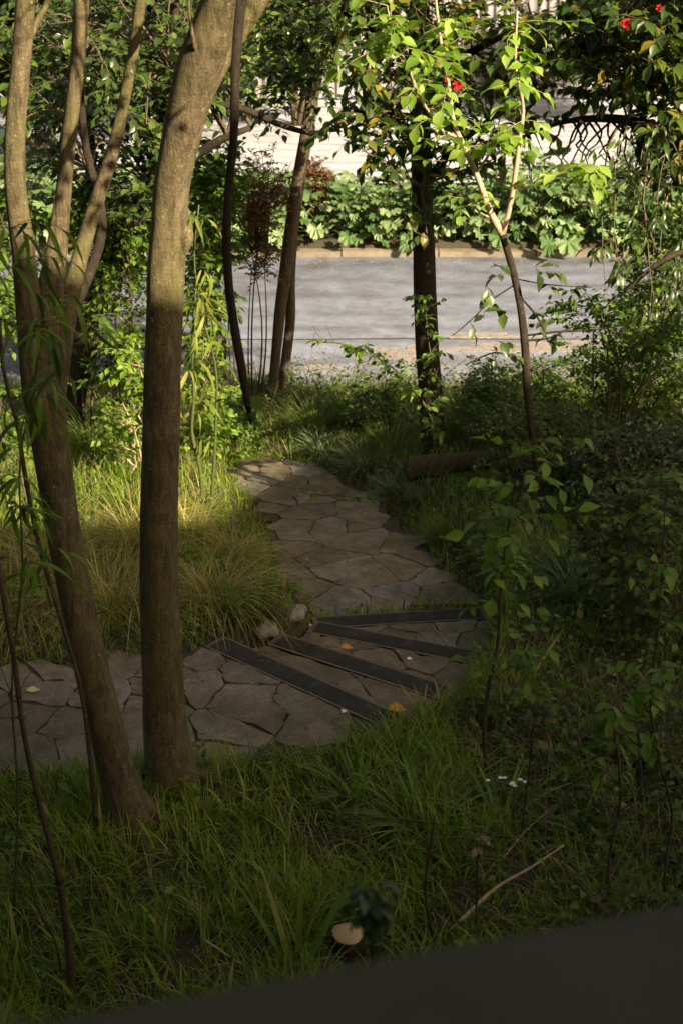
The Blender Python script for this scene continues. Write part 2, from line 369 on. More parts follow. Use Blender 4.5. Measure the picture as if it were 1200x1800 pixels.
def blades(geo, O, H, AZ, lean, droop, width, nseg=3, mat=0, fold=0):
    O = np.asarray(O, float); n = len(O); H = np.broadcast_to(H, (n,)); lean = np.broadcast_to(lean, (n,)); droop = np.broadcast_to(droop, (n,)); width = np.broadcast_to(width, (n,))
    out = np.stack([np.cos(AZ), np.sin(AZ), 0*AZ], -1); side = np.stack([-np.sin(AZ), np.cos(AZ), 0*AZ], -1); V = []
    for i in range(nseg+1):
        t_ = i/nseg; th0 = lean; ang = th0+droop*t_*.9   # angle from vertical grows along the blade
        x = t_*np.sin(th0+droop*t_*.5); z = t_*np.cos(th0+droop*t_*.5)
        c = O+(out*x[:, None]+np.array([0, 0, 1.0])*z[:, None])*H[:, None]
        if i == nseg: V.append(c[:, None])
        else:
            wd = (width*.5*(1-t_**1.6)*(.75+.25*min(1, t_*4)))[:, None]; V.append(np.stack([c-side*wd, c+side*wd], 1))
    P = np.concatenate(V, 1); m = P.shape[1]; off = (np.arange(n)*m)[:, None, None]
    q = np.array([(2*i, 2*i+1, 2*i+3, 2*i+2) for i in range(nseg-1)]); tt = np.array([(2*nseg-2, 2*nseg-1, 2*nseg)])
    geo.add(P.reshape(-1, 3), (tt[None]+off).reshape(-1, 3), (q[None]+off).reshape(-1, 4), mat)

# ------------------------------------------------------------------ polygons
def inside(P, poly):
    x, y = P[:, 0], P[:, 1]; r = np.zeros(len(P), bool); n = len(poly)
    for i in range(n):
        x0, y0 = poly[i][:2]; x1, y1 = poly[(i+1) % n][:2]
        if y0 == y1: continue
        c = ((y0 > y) != (y1 > y)) & (x < (x1-x0)*(y-y0)/(y1-y0)+x0); r ^= c
    return r
def pdist(P, poly):
    d = np.full(len(P), 1e9); n = len(poly)
    for i in range(n):
        a = np.array(poly[i][:2]); b = np.array(poly[(i+1) % n][:2]); ab = b-a
        t_ = np.clip(((P-a)@ab)/max(ab@ab, 1e-9), 0, 1); d = np.minimum(d, np.linalg.norm(P-(a+t_[:, None]*ab), axis=1))
    d[inside(P, poly)] = 0; return d
def clip(poly, p, nrm_):   # keep the side where (x-p).n <= 0
    out = []; n = len(poly)
    for i in range(n):
        a, b = poly[i], poly[(i+1) % n]; da, db = (a-p)@nrm_, (b-p)@nrm_
        if da <= 0: out.append(a)
        if da*db < 0: out.append(a+(b-a)*da/(da-db))
    return out
def voronoi(poly, spacing, rng, halfplanes=(), jit=.42, sx=1.0):
    Pn = np.array([q[:2] for q in poly]); lo, hi = Pn.min(0)-spacing*2, Pn.max(0)+spacing*2; S = []
    for j, y in enumerate(np.arange(lo[1], hi[1], spacing/sx)):
        for x in np.arange(lo[0]+(j % 2)*.5*spacing, hi[0], spacing*sx): S.append((x+rng.uniform(-jit, jit)*spacing*sx, y+rng.uniform(-jit, jit)*spacing/sx))
    S = np.array(S); S = S[rng.random(len(S)) > .24]; keep = inside(S, poly); cells = []
    if halfplanes: keep = pdist(S, poly) < spacing*.9
    for i in np.where(keep)[0]:
        c = S[i]; B = [c+np.array(d)*spacing*2.2 for d in ((-1, -1), (1, -1), (1, 1), (-1, 1))]
        nb = np.argsort(np.linalg.norm(S-c, axis=1))[1:16]
        for k in nb: B = clip(B, (c+S[k])/2, S[k]-c)
        for p, n_ in halfplanes:
            if len(B) > 2: B = clip(B, np.array(p), np.array(n_))
        if len(B) > 2: cells.append(np.array(B))
    return cells
def slab(geo, cell, zf, rng, gap=.008, thick=.05, minr=.05, mat=0):
    c = cell.mean(0); d = cell-c; ln = np.linalg.norm(d, axis=1)
    if ln.max() < minr: return
    P = c+d*(1-gap*1.3/np.maximum(ln, .03))[:, None]
    Q = []
    n = len(P)
    for i in range(n):                     # rounded corners, chipped edges
        a, b, e = P[i-1], P[i], P[(i+1) % n]
        Q += [b+(a-b)*.07, b+(a-b)*.015+(e-b)*.015, b+(e-b)*.07]
        L_ = np.linalg.norm(e-b)
        for f_ in (.33, .5, .67): Q.append(b*(1-f_)+e*f_+rng.normal(0, .007 if L_ > .12 else .002, 2))
    Q = np.array(Q)+rng.normal(0, .0035, (len(Q), 2)); dz = rng.uniform(-.007, .006)
    z = np.array([zf(x, y) for x, y in Q])+dz; geo.prism(Q, z-thick, z, mat, .0035, rng.normal(0, .008, 2))

# ------------------------------------------------------------------ paths and steps
STEP = .13
PZ = lambda x, y: -.52-.2*float(ss(9.4, 13.5, y))
ZL = 0.0
low = [(-900, 1190), (0, 1168), (200, 1162), (330, 1145), (395, 1117), (720, 1262), (655, 1290), (560, 1322), (400, 1338), (200, 1350), (0, 1362), (-900, 1400)]
LOW = [on(x, y, ZL) for x, y in low]
# nosing lines (left, right) of the four steps, going down and away from the camera
NOS = [((395, 1117), (722, 1262)), ((497, 1112), (812, 1212)), ((556, 1090), (862, 1148)), ((548, 1084), (850, 1066))]
NW = [(on(*a, -STEP*i), on(*b, -STEP*i)) for i, (a, b) in enumerate(NOS)]
up = [(548, 1084), (505, 1050), (488, 980), (462, 915), (440, 868), (415, 840), (418, 805), (470, 800), (500, 806), (590, 832), (645, 864), (700, 905), (745, 960), (785, 1010), (850, 1066)]
UP = [on(x, y, PZ) for x, y in up]
STEPS = [NW[0][0], NW[0][1], NW[1][1], NW[2][1], NW[3][1], NW[3][0], NW[2][0], NW[1][0]]
def hbase(x, y):
    x = np.asarray(x, float); y = np.asarray(y, float)
    z = -.8*ss(7.9, 15.2, y)+.03*np.sin(1.7*x+.6)*np.cos(1.3*y)+.016*np.sin(4.1*x+2*y)+.012*np.sin(7.3*y-3*x)
    z = z+.30*ss(1.0, 2.6, x)*ss(8.0, 10.5, y)*(1-ss(13.5, 15.4, y))+.10*ss(6.6, 4.2, y)
    z = np.where(y > 15.5, -.93, z)
    z = np.where(y > 21.95, -.70+.12*ss(22, 25, y), z); z = np.where(y > 26.3, -.66, z)
    return z
def hgt(x, y):
    x = np.atleast_1d(np.asarray(x, float)); y = np.atleast_1d(np.asarray(y, float)); P = np.stack([x, y], -1); z = hbase(x, y)
    k = (y > 5) & (y < 16) & (abs(x) < 9)
    if k.any():
        Pk = P[k]; zk = z[k]
        for poly, zz in ((UP, -.56-.2*ss(9.4, 13.5, Pk[:, 1])), (STEPS, -.52*(lambda a_, b_: a_/(a_+b_+1e-6))(pdist(Pk, LOW), pdist(Pk, UP))-.19), (LOW, -.05)):
            d = pdist(Pk, poly); f = ss(.0, .45 if poly is UP else .10 if poly is STEPS else .2, d); zk = np.where(d < .45, zz*(1-f)+zk*f, zk)
        # the lower path stays above what the steps cut away
        z[k] = zk
    return z
def gp(px, py): return on(px, py, lambda x, y: hgt(x, y)[0])

# ground sheet, to the horizon
xs = np.unique(np.r_[-600, -250, -100, -50, -30, -20, -14, np.arange(-10, 10.01, .11), 14, 20, 30, 50, 100, 250, 600])
ys = np.unique(np.r_[-600, -250, -100, -40, -20, -10, -5, 0, 2, np.arange(3.5, 15.4, .11), 15.45, 15.55, 16.2, 18, 20, 21.9, 22.0, 22.5, 23.2, 24, 25, 26.2, 26.4, 30, 40, 60, 100, 250, 600])
X, Y = np.meshgrid(xs, ys); Z = hgt(X.ravel(), Y.ravel()).reshape(X.shape)
g = Geo(); nx, ny = len(xs), len(ys); i = np.arange(ny-1)[:, None]*nx; j = np.arange(nx-1)[None]
g.add(np.stack([X, Y, Z], -1).reshape(-1, 3), None, np.stack([i+j, i+j+1, i+nx+j+1, i+nx+j], -1).reshape(-1, 4))
tag(g.build('ground', M['soil']), 'dark garden soil under the grass and leaf litter', kind='structure')

rng = np.random.default_rng(5)
# lower flagged path
def hp(a, b, off=0):   # half-plane keeping the camera side of line a-b
    a = a[:2]; b = b[:2]; n_ = np.array([-(b-a)[1], (b-a)[0]]); n_ /= np.linalg.norm(n_)
    if n_[1] < 0: n_ = -n_
    return (a+n_*off, n_)
g = Geo()
for c in voronoi(LOW, .30, rng, [hp(*NW[0], -.188)], .5, 1.25):
    if pdist(c.mean(0)[None], LOW)[0] < .04: slab(g, c, lambda x, y: 0.0, rng, .0055)
bs = np.array(LOW); g.prism(bs[:, :2], -.05, -.011, 1)
tag(g.build('path', [M['flagstone'], M['mortar']], smooth=False), 'flagstone path in the foreground above the steps', kind='structure')
g = Geo()
for c in voronoi(UP, .27, rng, [], .5, 1.35): slab(g, c, PZ, rng, .0052)
q_ = np.array([p[:2] for p in UP])
gx, gy = np.meshgrid(np.arange(-5, 2.6, .1), np.arange(9.2, 15, .1)); Pm = np.stack([gx.ravel(), gy.ravel()], -1)
ok = (pdist(Pm, UP) < .02).reshape(gx.shape); zz = -.52-.2*ss(9.4, 13.5, gy)-.011
k_ = ok[:-1, :-1] & ok[1:, :-1] & ok[:-1, 1:] & ok[1:, 1:]; ii, jj = np.where(k_); nx_ = gx.shape[1]; b0 = ii*nx_+jj
g.add(np.stack([gx, gy, zz], -1).reshape(-1, 3), None, np.stack([b0, b0+1, b0+nx_+1, b0+nx_], -1), 1)
tag(g.build('path', [M['flagstone'], M['mortar']], smooth=False), 'flagstone path winding from the steps towards the road', kind='structure')

# winder steps: one thing each, with tread stones, a nosing and a black grip strip
side_lab = ['top winder step, nearest the foreground path, its long grip strip slanting down to the right',
            'second winder step down, between the top step and the third',
            'third winder step down, its grip strip ending beside the green sapling leaves',
            'bottom winder step, meeting the winding flagstone path']
for i in range(4):
    a, b = NW[i]; z = -STEP*i; a2 = a[:2]; b2 = b[:2]; dr = nrm(b2-a2); n_ = np.array([-dr[1], dr[0]])
    if n_[1] < 0: n_ = -n_
    root = thing('garden_step', side_lab[i], 'step', ((a[0]+b[0])/2, (a[1]+b[1])/2, z), 'winder steps between the two flagged paths')
    NB = .185
    g = Geo(); nos = [a2-n_*NB, a2, b2, b2-n_*NB]; w_ = [nos[0]]
    # nosing beam of worn concrete, edges a little ragged
    K = 14; top = [a2+(b2-a2)*k/K+n_*rng.normal(0, .0035) for k in range(K+1)]; bot = [(a2-n_*NB)+(b2-a2)*k/K for k in range(K+1)]
    poly = np.array(bot+top[::-1]); 
    tv = np.array([list(bot[k])+[z] for k in range(K+1)]+[list(top[k]-n_*.004)+[z] for k in range(K+1)]+[list(top[k])+[z-.006] for k in range(K+1)]+[list(top[k])+[z-STEP-.03] for k in range(K+1)])
    qq = []
    for r_ in range(3):
        for k in range(K): s0 = r_*(K+1)+k; qq.append((s0, s0+1, s0+K+2, s0+K+1))
    g.add(tv, None, qq)
    for e0, e1 in ((a2-n_*NB, a2), (b2, b2-n_*NB)):
        g.add([list(e0)+[z], list(e1)+[z], list(e1)+[z-STEP-.03], list(e0)+[z-STEP-.03]], None, [(0, 1, 2, 3)])
    g.build('nosing', M['concrete_worn'], root, smooth=False)
    g = Geo(); e = .035; w0 = .028; s_a, s_b = a2+dr*e, b2-dr*e*1.2; SWD = .135
    K = 10; u0 = [s_a-n_*w0+(s_b-s_a)*k/K for k in range(K+1)]; u1 = [s_a-n_*(w0+SWD)+(s_b-s_a)*k/K+n_*rng.normal(0, .001) for k in range(K+1)]
    g.prism(np.array(u1+u0[::-1]), z, z+.004)
    g.build('grip_strip', M['strip'], root, smooth=False)
    if i > 0:
        pa, pb = NW[i-1]; pad = np.array([pa[0], pa[1]]); pbd = np.array([pb[0], pb[1]])
        poly = [pad, pbd, b2-n_*NB, a2-n_*NB]
        g = Geo(); cs = voronoi([np.r_[p, 0] for p in poly], .33, rng, [hp(a2-n_*(NB+.004), b2-n_*(NB+.004)), ], .4)
        pn = nrm(pbd-pad); m_ = np.array([-pn[1], pn[0]]); m_ = m_ if m_[1] > 0 else -m_
        for c in cs:
            c2 = clip(list(c), pad+m_*.004, -m_)
            for e0, e1, ins in ((pad, a2-n_*NB, (pbd+b2)/2), (pbd, b2-n_*NB, (pad+a2)/2)):
                ed = nrm(e1-e0); en = np.array([-ed[1], ed[0]]); en = en if (ins-e0)@en < 0 else -en
                if len(c2) > 2: c2 = clip(c2, e0, en)
            if len(c2) > 2: slab(g, np.array(c2), lambda x, y: z-.003, rng, .003, .09, .05)
        g.prism(np.array(poly), z-.12, z-.018, 1)
        g.build('tread', [M['flagstone'], M['mortar']], root, smooth=False)

# ------------------------------------------------------------------ road, kerb, driveway
g = Geo(); K = 80; xx = np.linspace(-30, 30, K+1); near = 15.75+.10*np.sin(xx*1.3)+.06*np.sin(xx*3.9+1)-.012*xx
g.add(np.concatenate([np.c_[xx, near, np.full(K+1, -.853)], np.c_[xx, np.full(K+1, 21.8), np.full(K+1, -.85)], np.c_[xx, near, np.full(K+1, -1.0)]]), None,
      [(k, k+1, K+2+k, K+1+k) for k in range(K)]+[(2*K+2+k, 2*K+3+k, k+1, k) for k in range(K)])
tag(g.build('road', M['road']), 'pale concrete road crossing behind the garden', kind='structure')
g = Geo()    # expansion joint and ragged dirt lying in the low spots
jy = lambda x: 17.42+.02*np.sin(x*2)+.008*np.sin(x*9)
g.add(np.concatenate([np.c_[xx, jy(xx)-.018, np.full(K+1, -.846)], np.c_[xx, jy(xx)+.018, np.full(K+1, -.846)]]), None, [(k, k+1, K+2+k, K+1+k) for k in range(K)])
tag(g.build('road_joint', M['mortar']), 'dark expansion joint along the concrete road', kind='structure')
rd = np.random.default_rng(9)
def patch(cx, cy, rx, ry, z):
    th = np.linspace(0, 2*PI, 60, endpoint=False); r = 1+.28*np.sin(3*th+rd.uniform(0, 6))+.18*np.sin(5*th+rd.uniform(0, 6))+.1*np.sin(11*th+rd.uniform(0, 6))+rd.normal(0, .06, 60)
    return np.c_[cx+rx*r*np.cos(th), cy+ry*r*np.sin(th)]
M['dirt'] = plain('dirt', (.24, .205, .18), .95, .35, 14)
g = Geo()
for k, (px, py, rx, ry) in enumerate([(720, 622, .38, .36), (560, 645, .25, .08), (900, 612, .8, .2), (1010, 603, .45, .13), (250, 655, 1.2, .2), (180, 660, .9, .16), (860, 590, .5, .12)]):
    c = on(px, py, -.85); g.prism(patch(c[0], c[1], rx, ry, 0), -.852, -.8445+k*.0006)
tag(g.build('dirt', M['dirt'], smooth=False), 'brown washed-out dirt on the near side of the road', kind='stuff')
g = Geo(); rk = np.random.default_rng(3)
for k in range(-16, 20):
    x0 = k*1.5; g_ = .0
    kk = 8; t_ = np.linspace(0, 1, kk); zt = -.765+rk.uniform(-.012, .012)
    for q in range(1):
        g.box((x0+.01, 21.72+rk.uniform(-.015, .015), -1.0), (x0+1.49, 21.95, zt))
tag(g.build('kerb', M['kerb'], smooth=False), 'low pale kerb along the far side of the road', kind='structure')
g = Geo(); g.box((-40, 26.35, -.9), (40, 60, -.6))
tag(g.build('driveway', M['driveway'], smooth=False), 'sunlit concrete driveway beyond the planting bed', kind='structure')

# ------------------------------------------------------------------ fence and house
M['fence'] = plain('fence', (.24, .22, .22), .75, .2, 3, .2)
root = thing('corrugated_fence', 'tall grey vertically ribbed fence behind the driveway', 'fence', (3, 37, -.6))
g = Geo(); zx = np.arange(-16, 20, .05); yy = 37+.035*np.clip(np.sin(zx*2*PI/.26)*2.2, -1, 1)
V = np.concatenate([np.c_[zx, yy, np.full(len(zx), -.55)], np.c_[zx, yy, np.full(len(zx), 2.6)]]); n = len(zx)
g.add(V, None, [(k, k+1, n+k+1, n+k) for k in range(n-1)]); g.build('panel', M['fence'], root, smooth=False)
for k in range(8):
    g = Geo(); x = -15+k*4.6; g.box((x, 37.06, -.6), (x+.1, 37.2, 2.7)); g.build('post', M['bark_brown'], root, smooth=False)
g = Geo(); g.box((-16, 36.95, 2.6), (20, 37.05, 2.72)); g.build('top_rail', M['fence'], root, smooth=False)

# unseen house behind the camera: roofline and added wing shaped to shade the garden
root = thing('house', 'dark walled house behind the deck, with a taller wing added for its shade', 'house', (4, -4, 0))
g = Geo(); g.box((-8, -12, -.2), (13.4, -2.0, 8.7)); g.box((13.4, -12, -.2), (26, -2.0, 10.7)); g.build('wall', M['house_wall'], root, smooth=False)
def roofp(x0, x1, y0, y1, ze, zr):
    g_ = Geo(); ym = (y0+y1)/2
    g_.add([(x0, y1, ze), (x1, y1, ze), (x1, ym, zr), (x0, ym, zr), (x0, y0, ze), (x1, y0, ze), (x0, y1, ze+.16), (x1, y1, ze+.16), (x1, ym, zr+.16), (x0, ym, zr+.16), (x0, y0, ze+.16), (x1, y0, ze+.16)], None,
          [(0, 1, 2, 3), (3, 2, 5, 4), (6, 7, 8, 9), (9, 8, 11, 10), (0, 1, 7, 6), (4, 5, 11, 10), (0, 3, 9, 6), (1, 2, 8, 7), (3, 4, 10, 9), (2, 5, 11, 8)]); return g_
roofp(-8.6, 13.4, -12.6, -1.4, 8.65, 10.2).build('roof', M['roof'], root, smooth=False)
roofp(13.42, 26.5, -12.6, -1.4, 10.7, 12.6).build('roof', M['roof'], root, smooth=False)
for x in (-5, -1.2, 3.4, 7.2, 12, 17, 22):
    for z0 in (3.6, 6.3):
        g = Geo(); g.box((x, -2.0, z0), (x+1.3, -1.96, z0+1.5)); wv = g.build('window', M['rail'], root, smooth=False)
        g = Geo(); g.box((x+.08, -1.955, z0+.08), (x+1.22, -1.95, z0+1.42)); g.build('pane', M['glass'], wv, smooth=False)
for o in [c for c in root.children if c.name.startswith('window')]:
    for p in o.children:
        me = p.data; co = np.array([v.co[:] for v in me.vertices]); me.vertices.foreach_set('co', (co-np.array(root.location)).astype(np.float32).ravel())

rl = thing('deck_railing', 'dark flat-topped railing close to the viewer, blurred across the bottom corner', 'railing', (0, .6, 2.9))
RZ = 3.95
pa, pb = on(60, 1800, RZ), on(1200, 1590, RZ); dr = nrm((pb-pa)[:2]); n_ = np.array([dr[1], -dr[0]])
A_, B_ = pa[:2]-dr*2.4, pb[:2]+dr*2.2
g = Geo(); g.prism([A_, A_+n_*.15, B_+n_*.15, B_], RZ-.045, RZ, 0, .004); g.build('handrail', M['rail'], rl, smooth=False)
for z0 in (3.05, ):
    g = Geo(); c0, c1 = A_+n_*.05, B_+n_*.05; g.prism([c0, c0+n_*.05, c1+n_*.05, c1], z0, z0+.06); g.build('bottom_rail', M['rail'], rl, smooth=False)
Lr = np.linalg.norm(B_-A_)
for k in range(int(Lr/.13)):
    p = A_+dr*(.08+k*.13)+n_*.06; g = Geo()
    if k % 12 == 0: g.prism([p-dr*.02-n_*.02, p-dr*.02+n_*.06, p+dr*.06+n_*.06, p+dr*.06-n_*.02], 2.92, RZ-.045); g.build('post', M['rail'], rl, smooth=False)
    else: g.prism([p, p+n_*.03, p+dr*.03+n_*.03, p+dr*.03], 3.11, RZ-.045); g.build('baluster', M['rail'], rl, smooth=False)
dk = thing('deck', 'raised timber deck the view is taken from', 'deck', (0, -.6, 2.9))
g = Geo()
for k in range(18): y0 = -1.95+k*.145; g.box((-4, y0, 2.86), (4, y0+.138, 2.9))
g.build('floorboards', M['deck'], dk, smooth=False)
for x in (-3.8, 0, 3.7):
    g = Geo(); g.box((x, .3, -.1), (x+.12, .42, 2.86)); g.build('post', M['deck'], dk, smooth=False)

# ------------------------------------------------------------------ trees
rt = np.random.default_rng(21)
def tree_root(name, label, cat, p, group=None): return thing(name, label, cat, p, group)
LW = .87
# A: big leaning trunk
pA = gp(303, 1375); root = tree_root('tree', 'thick pale-barked tree trunk left of the path, forking at the top of the photo', 'tree', pA, 'garden trees')
DA = pA[1]; g = Geo()
crown('twigs', root, M['leaf_mid'], M['twig'], 'ovate', [at(400, -560, DA-.4)+[.3, -1, -.2], at(620, -400, DA-.6)], [(np.array([.6, 4.4, 5.0]), np.array([1.1, .55, .45]), 1), (np.array([1.15, 4.1, 4.72]), np.array([.9, .35, .28]), 1.4)], 9, 4, .3, 7, .08, 334, .015)  # unseen leafy boughs added above the view to dapple the trunk with shade
limb(g, [(308, 1400, 130, DA), (302, 1355, 108, DA), (292, 1290, 92, DA), (285, 1150, 80, DA), (279, 1000, 76, DA), (281, 850, 75, DA), (285, 700, 76, DA), (290, 550, 76, DA+.02), (292, 470, 78, DA+.03),
         (298, 400, 76, DA+.02), (300, 340, 74, DA), (312, 270, 76, DA-.03), (328, 200, 82, DA-.06), (348, 130, 92, DA-.1), (368, 70, 88, DA-.15), (390, 0, 80, DA-.2), (405, -110, 74, DA-.3), (400, -300, 60, DA-.4), (410, -700, 30, DA-.4)], 60, 28, rough=.022, rng=rt)
SA2 = limb(g, [(345, 190, 40, DA), (372, 130, 50, DA+.05), (400, 80, 48, DA+.1), (430, 35, 44, DA+.1), (465, -20, 44, DA+.1), (520, -110, 42, DA), (600, -260, 34, DA-.2), (640, -600, 20, DA-.2)], 26, 18, rough=.02, rng=rt)
limb(g, [(312, 395, 8, DA), (322, 405, 34, DA), (326, 425, 30, DA), (320, 450, 6, DA)], 10, 14, rough=.02, rng=rt)
limb(g, [(345, 95, 12, DA-.2), (338, 60, 8, DA-.25), (333, 20, 7, DA-.25), (330, -60, 6, DA-.25)], 10, 8)
g.build('trunk', M['bark_grey'], root)
anch = [at(400, -560, DA-.4), at(620, -560, DA-.2), at(420, -700, DA-.4)]
crown('crown', root, M['leaf_mid'], M['twig'], 'ovate', anch, [(at(380, -1000, DA), (1.7, 1.4, .8), 1), (at(700, -850, DA), (1.2, 1.2, .7), .5)], 26, 6, .4, 9, .085, 31, .02)
limb_anch = [at(400, -560, DA-.4), at(400, -560, DA-.4)+np.array([-.6, -1.6, .6]), at(400, -560, DA-.4)+np.array([-1.0, -3.0, .9])]
g = Geo(); g.tube(spline([limb_anch[0]-[0, 0, .5], limb_anch[0], limb_anch[1], limb_anch[2]], 14), np.linspace(.07, .03, 14), 10, 0, .03, rt); g.build('limb', M['bark_grey'], root)  # unseen limb added to carry the light-blocking canopy
crown('overhanging_crown', root, M['leaf_mid'], M['twig'], 'ovate', limb_anch, [(np.array([-2.2, 2.6, 6.5]), np.array([1.6, 2.3, .9]), 1)], 75, 6, .5, 9, .16, 332, .025)  # unseen canopy added overhead to cut sky light on the trunks
LW = .78
# B: multi-stemmed trunk at the left
pB = gp(232, 1462); DB = pB[1]; root = tree_root('tree', 'leaning dark trunk at the left edge that splits into three pale stems', 'tree', pB, 'garden trees'); g = Geo()
limb(g, [(245, 1490, 120, DB), (228, 1430, 96, DB), (205, 1350, 84, DB), (175, 1230, 80, DB+.02), (140, 1080, 78, DB+.05), (112, 930, 78, DB+.08), (92, 800, 82, DB+.1), (80, 700, 86, DB+.12), (76, 610, 76, DB+.13), (84, 520, 54, DB+.15), (98, 430, 38, DB+.17), (106, 350, 26, DB+.18)], 48, 26, rough=.022, rng=rt)
limb(g, [(84, 820, 40, DB+.1), (66, 700, 62, DB+.1), (52, 560, 58, DB+.1), (40, 430, 52, DB+.05), (27, 330, 48, DB), (27, 240, 46, DB), (36, 130, 44, DB), (45, 10, 44, DB), (48, -160, 40, DB), (30, -350, 30, DB), (0, -640, 18, DB)], 36, 20, rough=.02, rng=rt)
limb(g, [(84, 720, 60, DB+.13), (90, 560, 50, DB+.16), (103, 440, 40, DB+.17), (113, 330, 36, DB+.18), (124, 220, 35, DB+.18), (137, 110, 34, DB+.18), (144, 0, 36, DB+.18), (150, -160, 34, DB+.2), (170, -350, 26, DB+.2), (180, -640, 16, DB+.2)], 36, 18, rough=.02, rng=rt)
SB3 = limb(g, [(92, 760, 44, DB+.1), (104, 640, 50, DB+.14), (120, 545, 44, DB+.2), (142, 450, 36, DB+.3), (172, 350, 33, DB+.35), (203, 250, 29, DB+.35), (222, 160, 25, DB+.35), (240, 60, 25, DB+.35), (252, -40, 24, DB+.35), (262, -200, 20, DB+.35), (270, -600, 12, DB+.35)], 36, 16, rough=.02, rng=rt)
limb(g, [(40, 90, 20, DB), (65, 40, 16, DB+.1), (85, 0, 14, DB+.2), (110, -80, 12, DB+.3)], 10, 8, rng=rt)
limb(g, [(80, 640, 50, DB+.3), (140, 520, 30, DB+.5), (180, 400, 22, DB+.7), (150, 250, 18, DB+.8), (140, 100, 15, DB+.8), (150, -60, 12, DB+.8)], 22, 10, rng=rt, mat=1)
g.build('trunk', [M['bark_grey'], M['bark_dark']], root)
anch = [at(10, -600, DB), at(180, -600, DB+.2), at(270, -560, DB+.3), at(-60, -400, DB)]
crown('crown', root, M['leaf_mid'], M['twig'], 'ovate', anch, [(at(100, -1000, DB), (1.6, 1.3, .8), 1), (at(-250, -500, DB), (1.0, 1.2, .8), .6)], 30, 6, .4, 9, .085, 32, .02)
LW = 1.0
# C: curved tree behind the left trunks
pC = gp(118, 760); DC = pC[1]; root = tree_root('tree', 'curved tree half hidden behind the left stems, trunk sunlit near its foot', 'tree', pC, 'garden trees'); g = Geo()
limb(g, [(116, 770, 56, DC), (128, 700, 48, DC), (148, 610, 50, DC-.1), (168, 530, 40, DC-.2), (186, 470, 30, DC-.3), (205, 420, 28, DC-.4), (232, 385, 26, DC-.5), (262, 320, 22, DC-.5), (280, 250, 20, DC-.5), (300, 120, 16, DC-.5), (310, 0, 14, DC-.5)], 40, 16, rough=.03, rng=rt)
limb(g, [(190, 460, 24, DC-.3), (230, 370, 20, DC-.8), (290, 320, 18, DC-1), (350, 270, 17, DC-1.2), (400, 240, 14, DC-1.3), (440, 225, 10, DC-1.3)], 18, 10, rng=rt)
limb(g, [(262, 300, 18, DC-.6), (330, 205, 14, DC-1), (400, 185, 13, DC-1.1), (450, 200, 12, DC-1.1), (500, 222, 10, DC-1.1), (570, 232, 8, DC-1.1), (600, 215, 5, DC-1.1)], 24, 10, rng=rt)
limb(g, [(150, 600, 30, DC), (140, 450, 22, DC+.2), (160, 300, 18, DC+.2), (150, 100, 16, DC+.2), (160, -40, 14, DC+.2)], 24, 10, rng=rt)
g.build('trunk', M['bark_dark'], root)
anch = [at(x, y, DC-.7) for x, y in ((205, 420), (232, 385), (262, 320), (280, 250), (300, 120), (350, 270), (400, 240), (440, 220), (150, 100), (160, 300), (500, 222), (400, 185))]
crown('crown', root, M['leaf_dark'], M['twig'], 'ovate', anch, [pvol(130, -60, 400, 260, DC-.6, 1.3, 2.2), pvol(-60, -60, 160, 330, DC, 1.2, 1.2), pvol(160, 230, 330, 420, DC-.8, .7, .5)], 95, 6, .42, 8, .115, 33, .02, droop=.35)
# D: slim twin trunk at the road edge
pD = gp(486, 708); DD = pD[1]; root = tree_root('tree', 'slim twin-stemmed tree standing at the near edge of the road', 'tree', pD, 'garden trees'); g = Geo()
limb(g, [(478, 716, 22, DD), (484, 640, 18, DD), (492, 550, 20, DD), (504, 460, 22, DD), (514, 380, 21, DD), (526, 300, 20, DD), (537, 230, 18, DD), (545, 170, 16, DD), (550, 60, 14, DD), (552, -60, 12, DD)], 36, 12, rough=.04, rng=rt)
limb(g, [(492, 716, 20, DD+.1), (502, 640, 17, DD+.1), (510, 560, 17, DD+.1), (510, 490, 18, DD+.06), (518, 400, 16, DD+.08), (532, 300, 15, DD+.1), (545, 230, 13, DD+.1), (560, 140, 10, DD+.1), (585, 40, 8, DD+.1)], 32, 10, rough=.04, rng=rt)
limb(g, [(540, 250, 8, DD), (560, 235, 9, DD), (590, 210, 7, DD-.2), (640, 190, 5, DD-.3)], 12, 8, rng=rt)
g.build('trunk', M['bark_brown'], root)
anch = [at(x, y, DD) for x, y in ((537, 230), (545, 170), (550, 60), (552, -40), (560, 140), (585, 40), (590, 210))]
crown('crown', root, M['leaf_dark'], M['twig'], 'ovate', anch, [pvol(400, -80, 640, 140, DD-.4, 1.0, 2), pvol(400, 60, 540, 230, DD-1, .5, .6)], 62, 5, .42, 8, .11, 34, .014)
# E: dark trunk right of the path
pE = gp(764, 800); DE = pE[1]; root = tree_root('tree', 'straight dark trunk right of the path with red blooms in its crown', 'tree', pE, 'garden trees'); g = Geo()
limb(g, [(768, 812, 60, DE), (762, 770, 46, DE), (756, 690, 42, DE), (750, 600, 40, DE), (746, 500, 39, DE), (743, 400, 38, DE), (739, 250, 37, DE), (736, 100, 37, DE), (734, -40, 36, DE), (730, -200, 32, DE)], 40, 18, rough=.03, rng=rt)
for c in ([(742, 330, 20, DE), (790, 270, 14, DE-.4), (860, 210, 10, DE-.8), (960, 150, 7, DE-1)], [(740, 260, 18, DE), (690, 200, 12, DE-.5), (640, 170, 8, DE-.8)], [(738, 150, 20, DE), (830, 90, 14, DE-.6), (930, 40, 9, DE-1)], [(738, 120, 16, DE), (660, 60, 10, DE-.5), (600, 20, 7, DE-.7)]):
    limb(g, c, 14, 8, rng=rt)
g.build('trunk', M['bark_dark'], root)
anch = [at(x, y, DE-.5) for x, y in ((742, 330), (790, 270), (860, 210), (960, 150), (690, 200), (640, 170), (830, 90), (930, 40), (660, 60), (600, 20), (736, 100), (734, -40))]
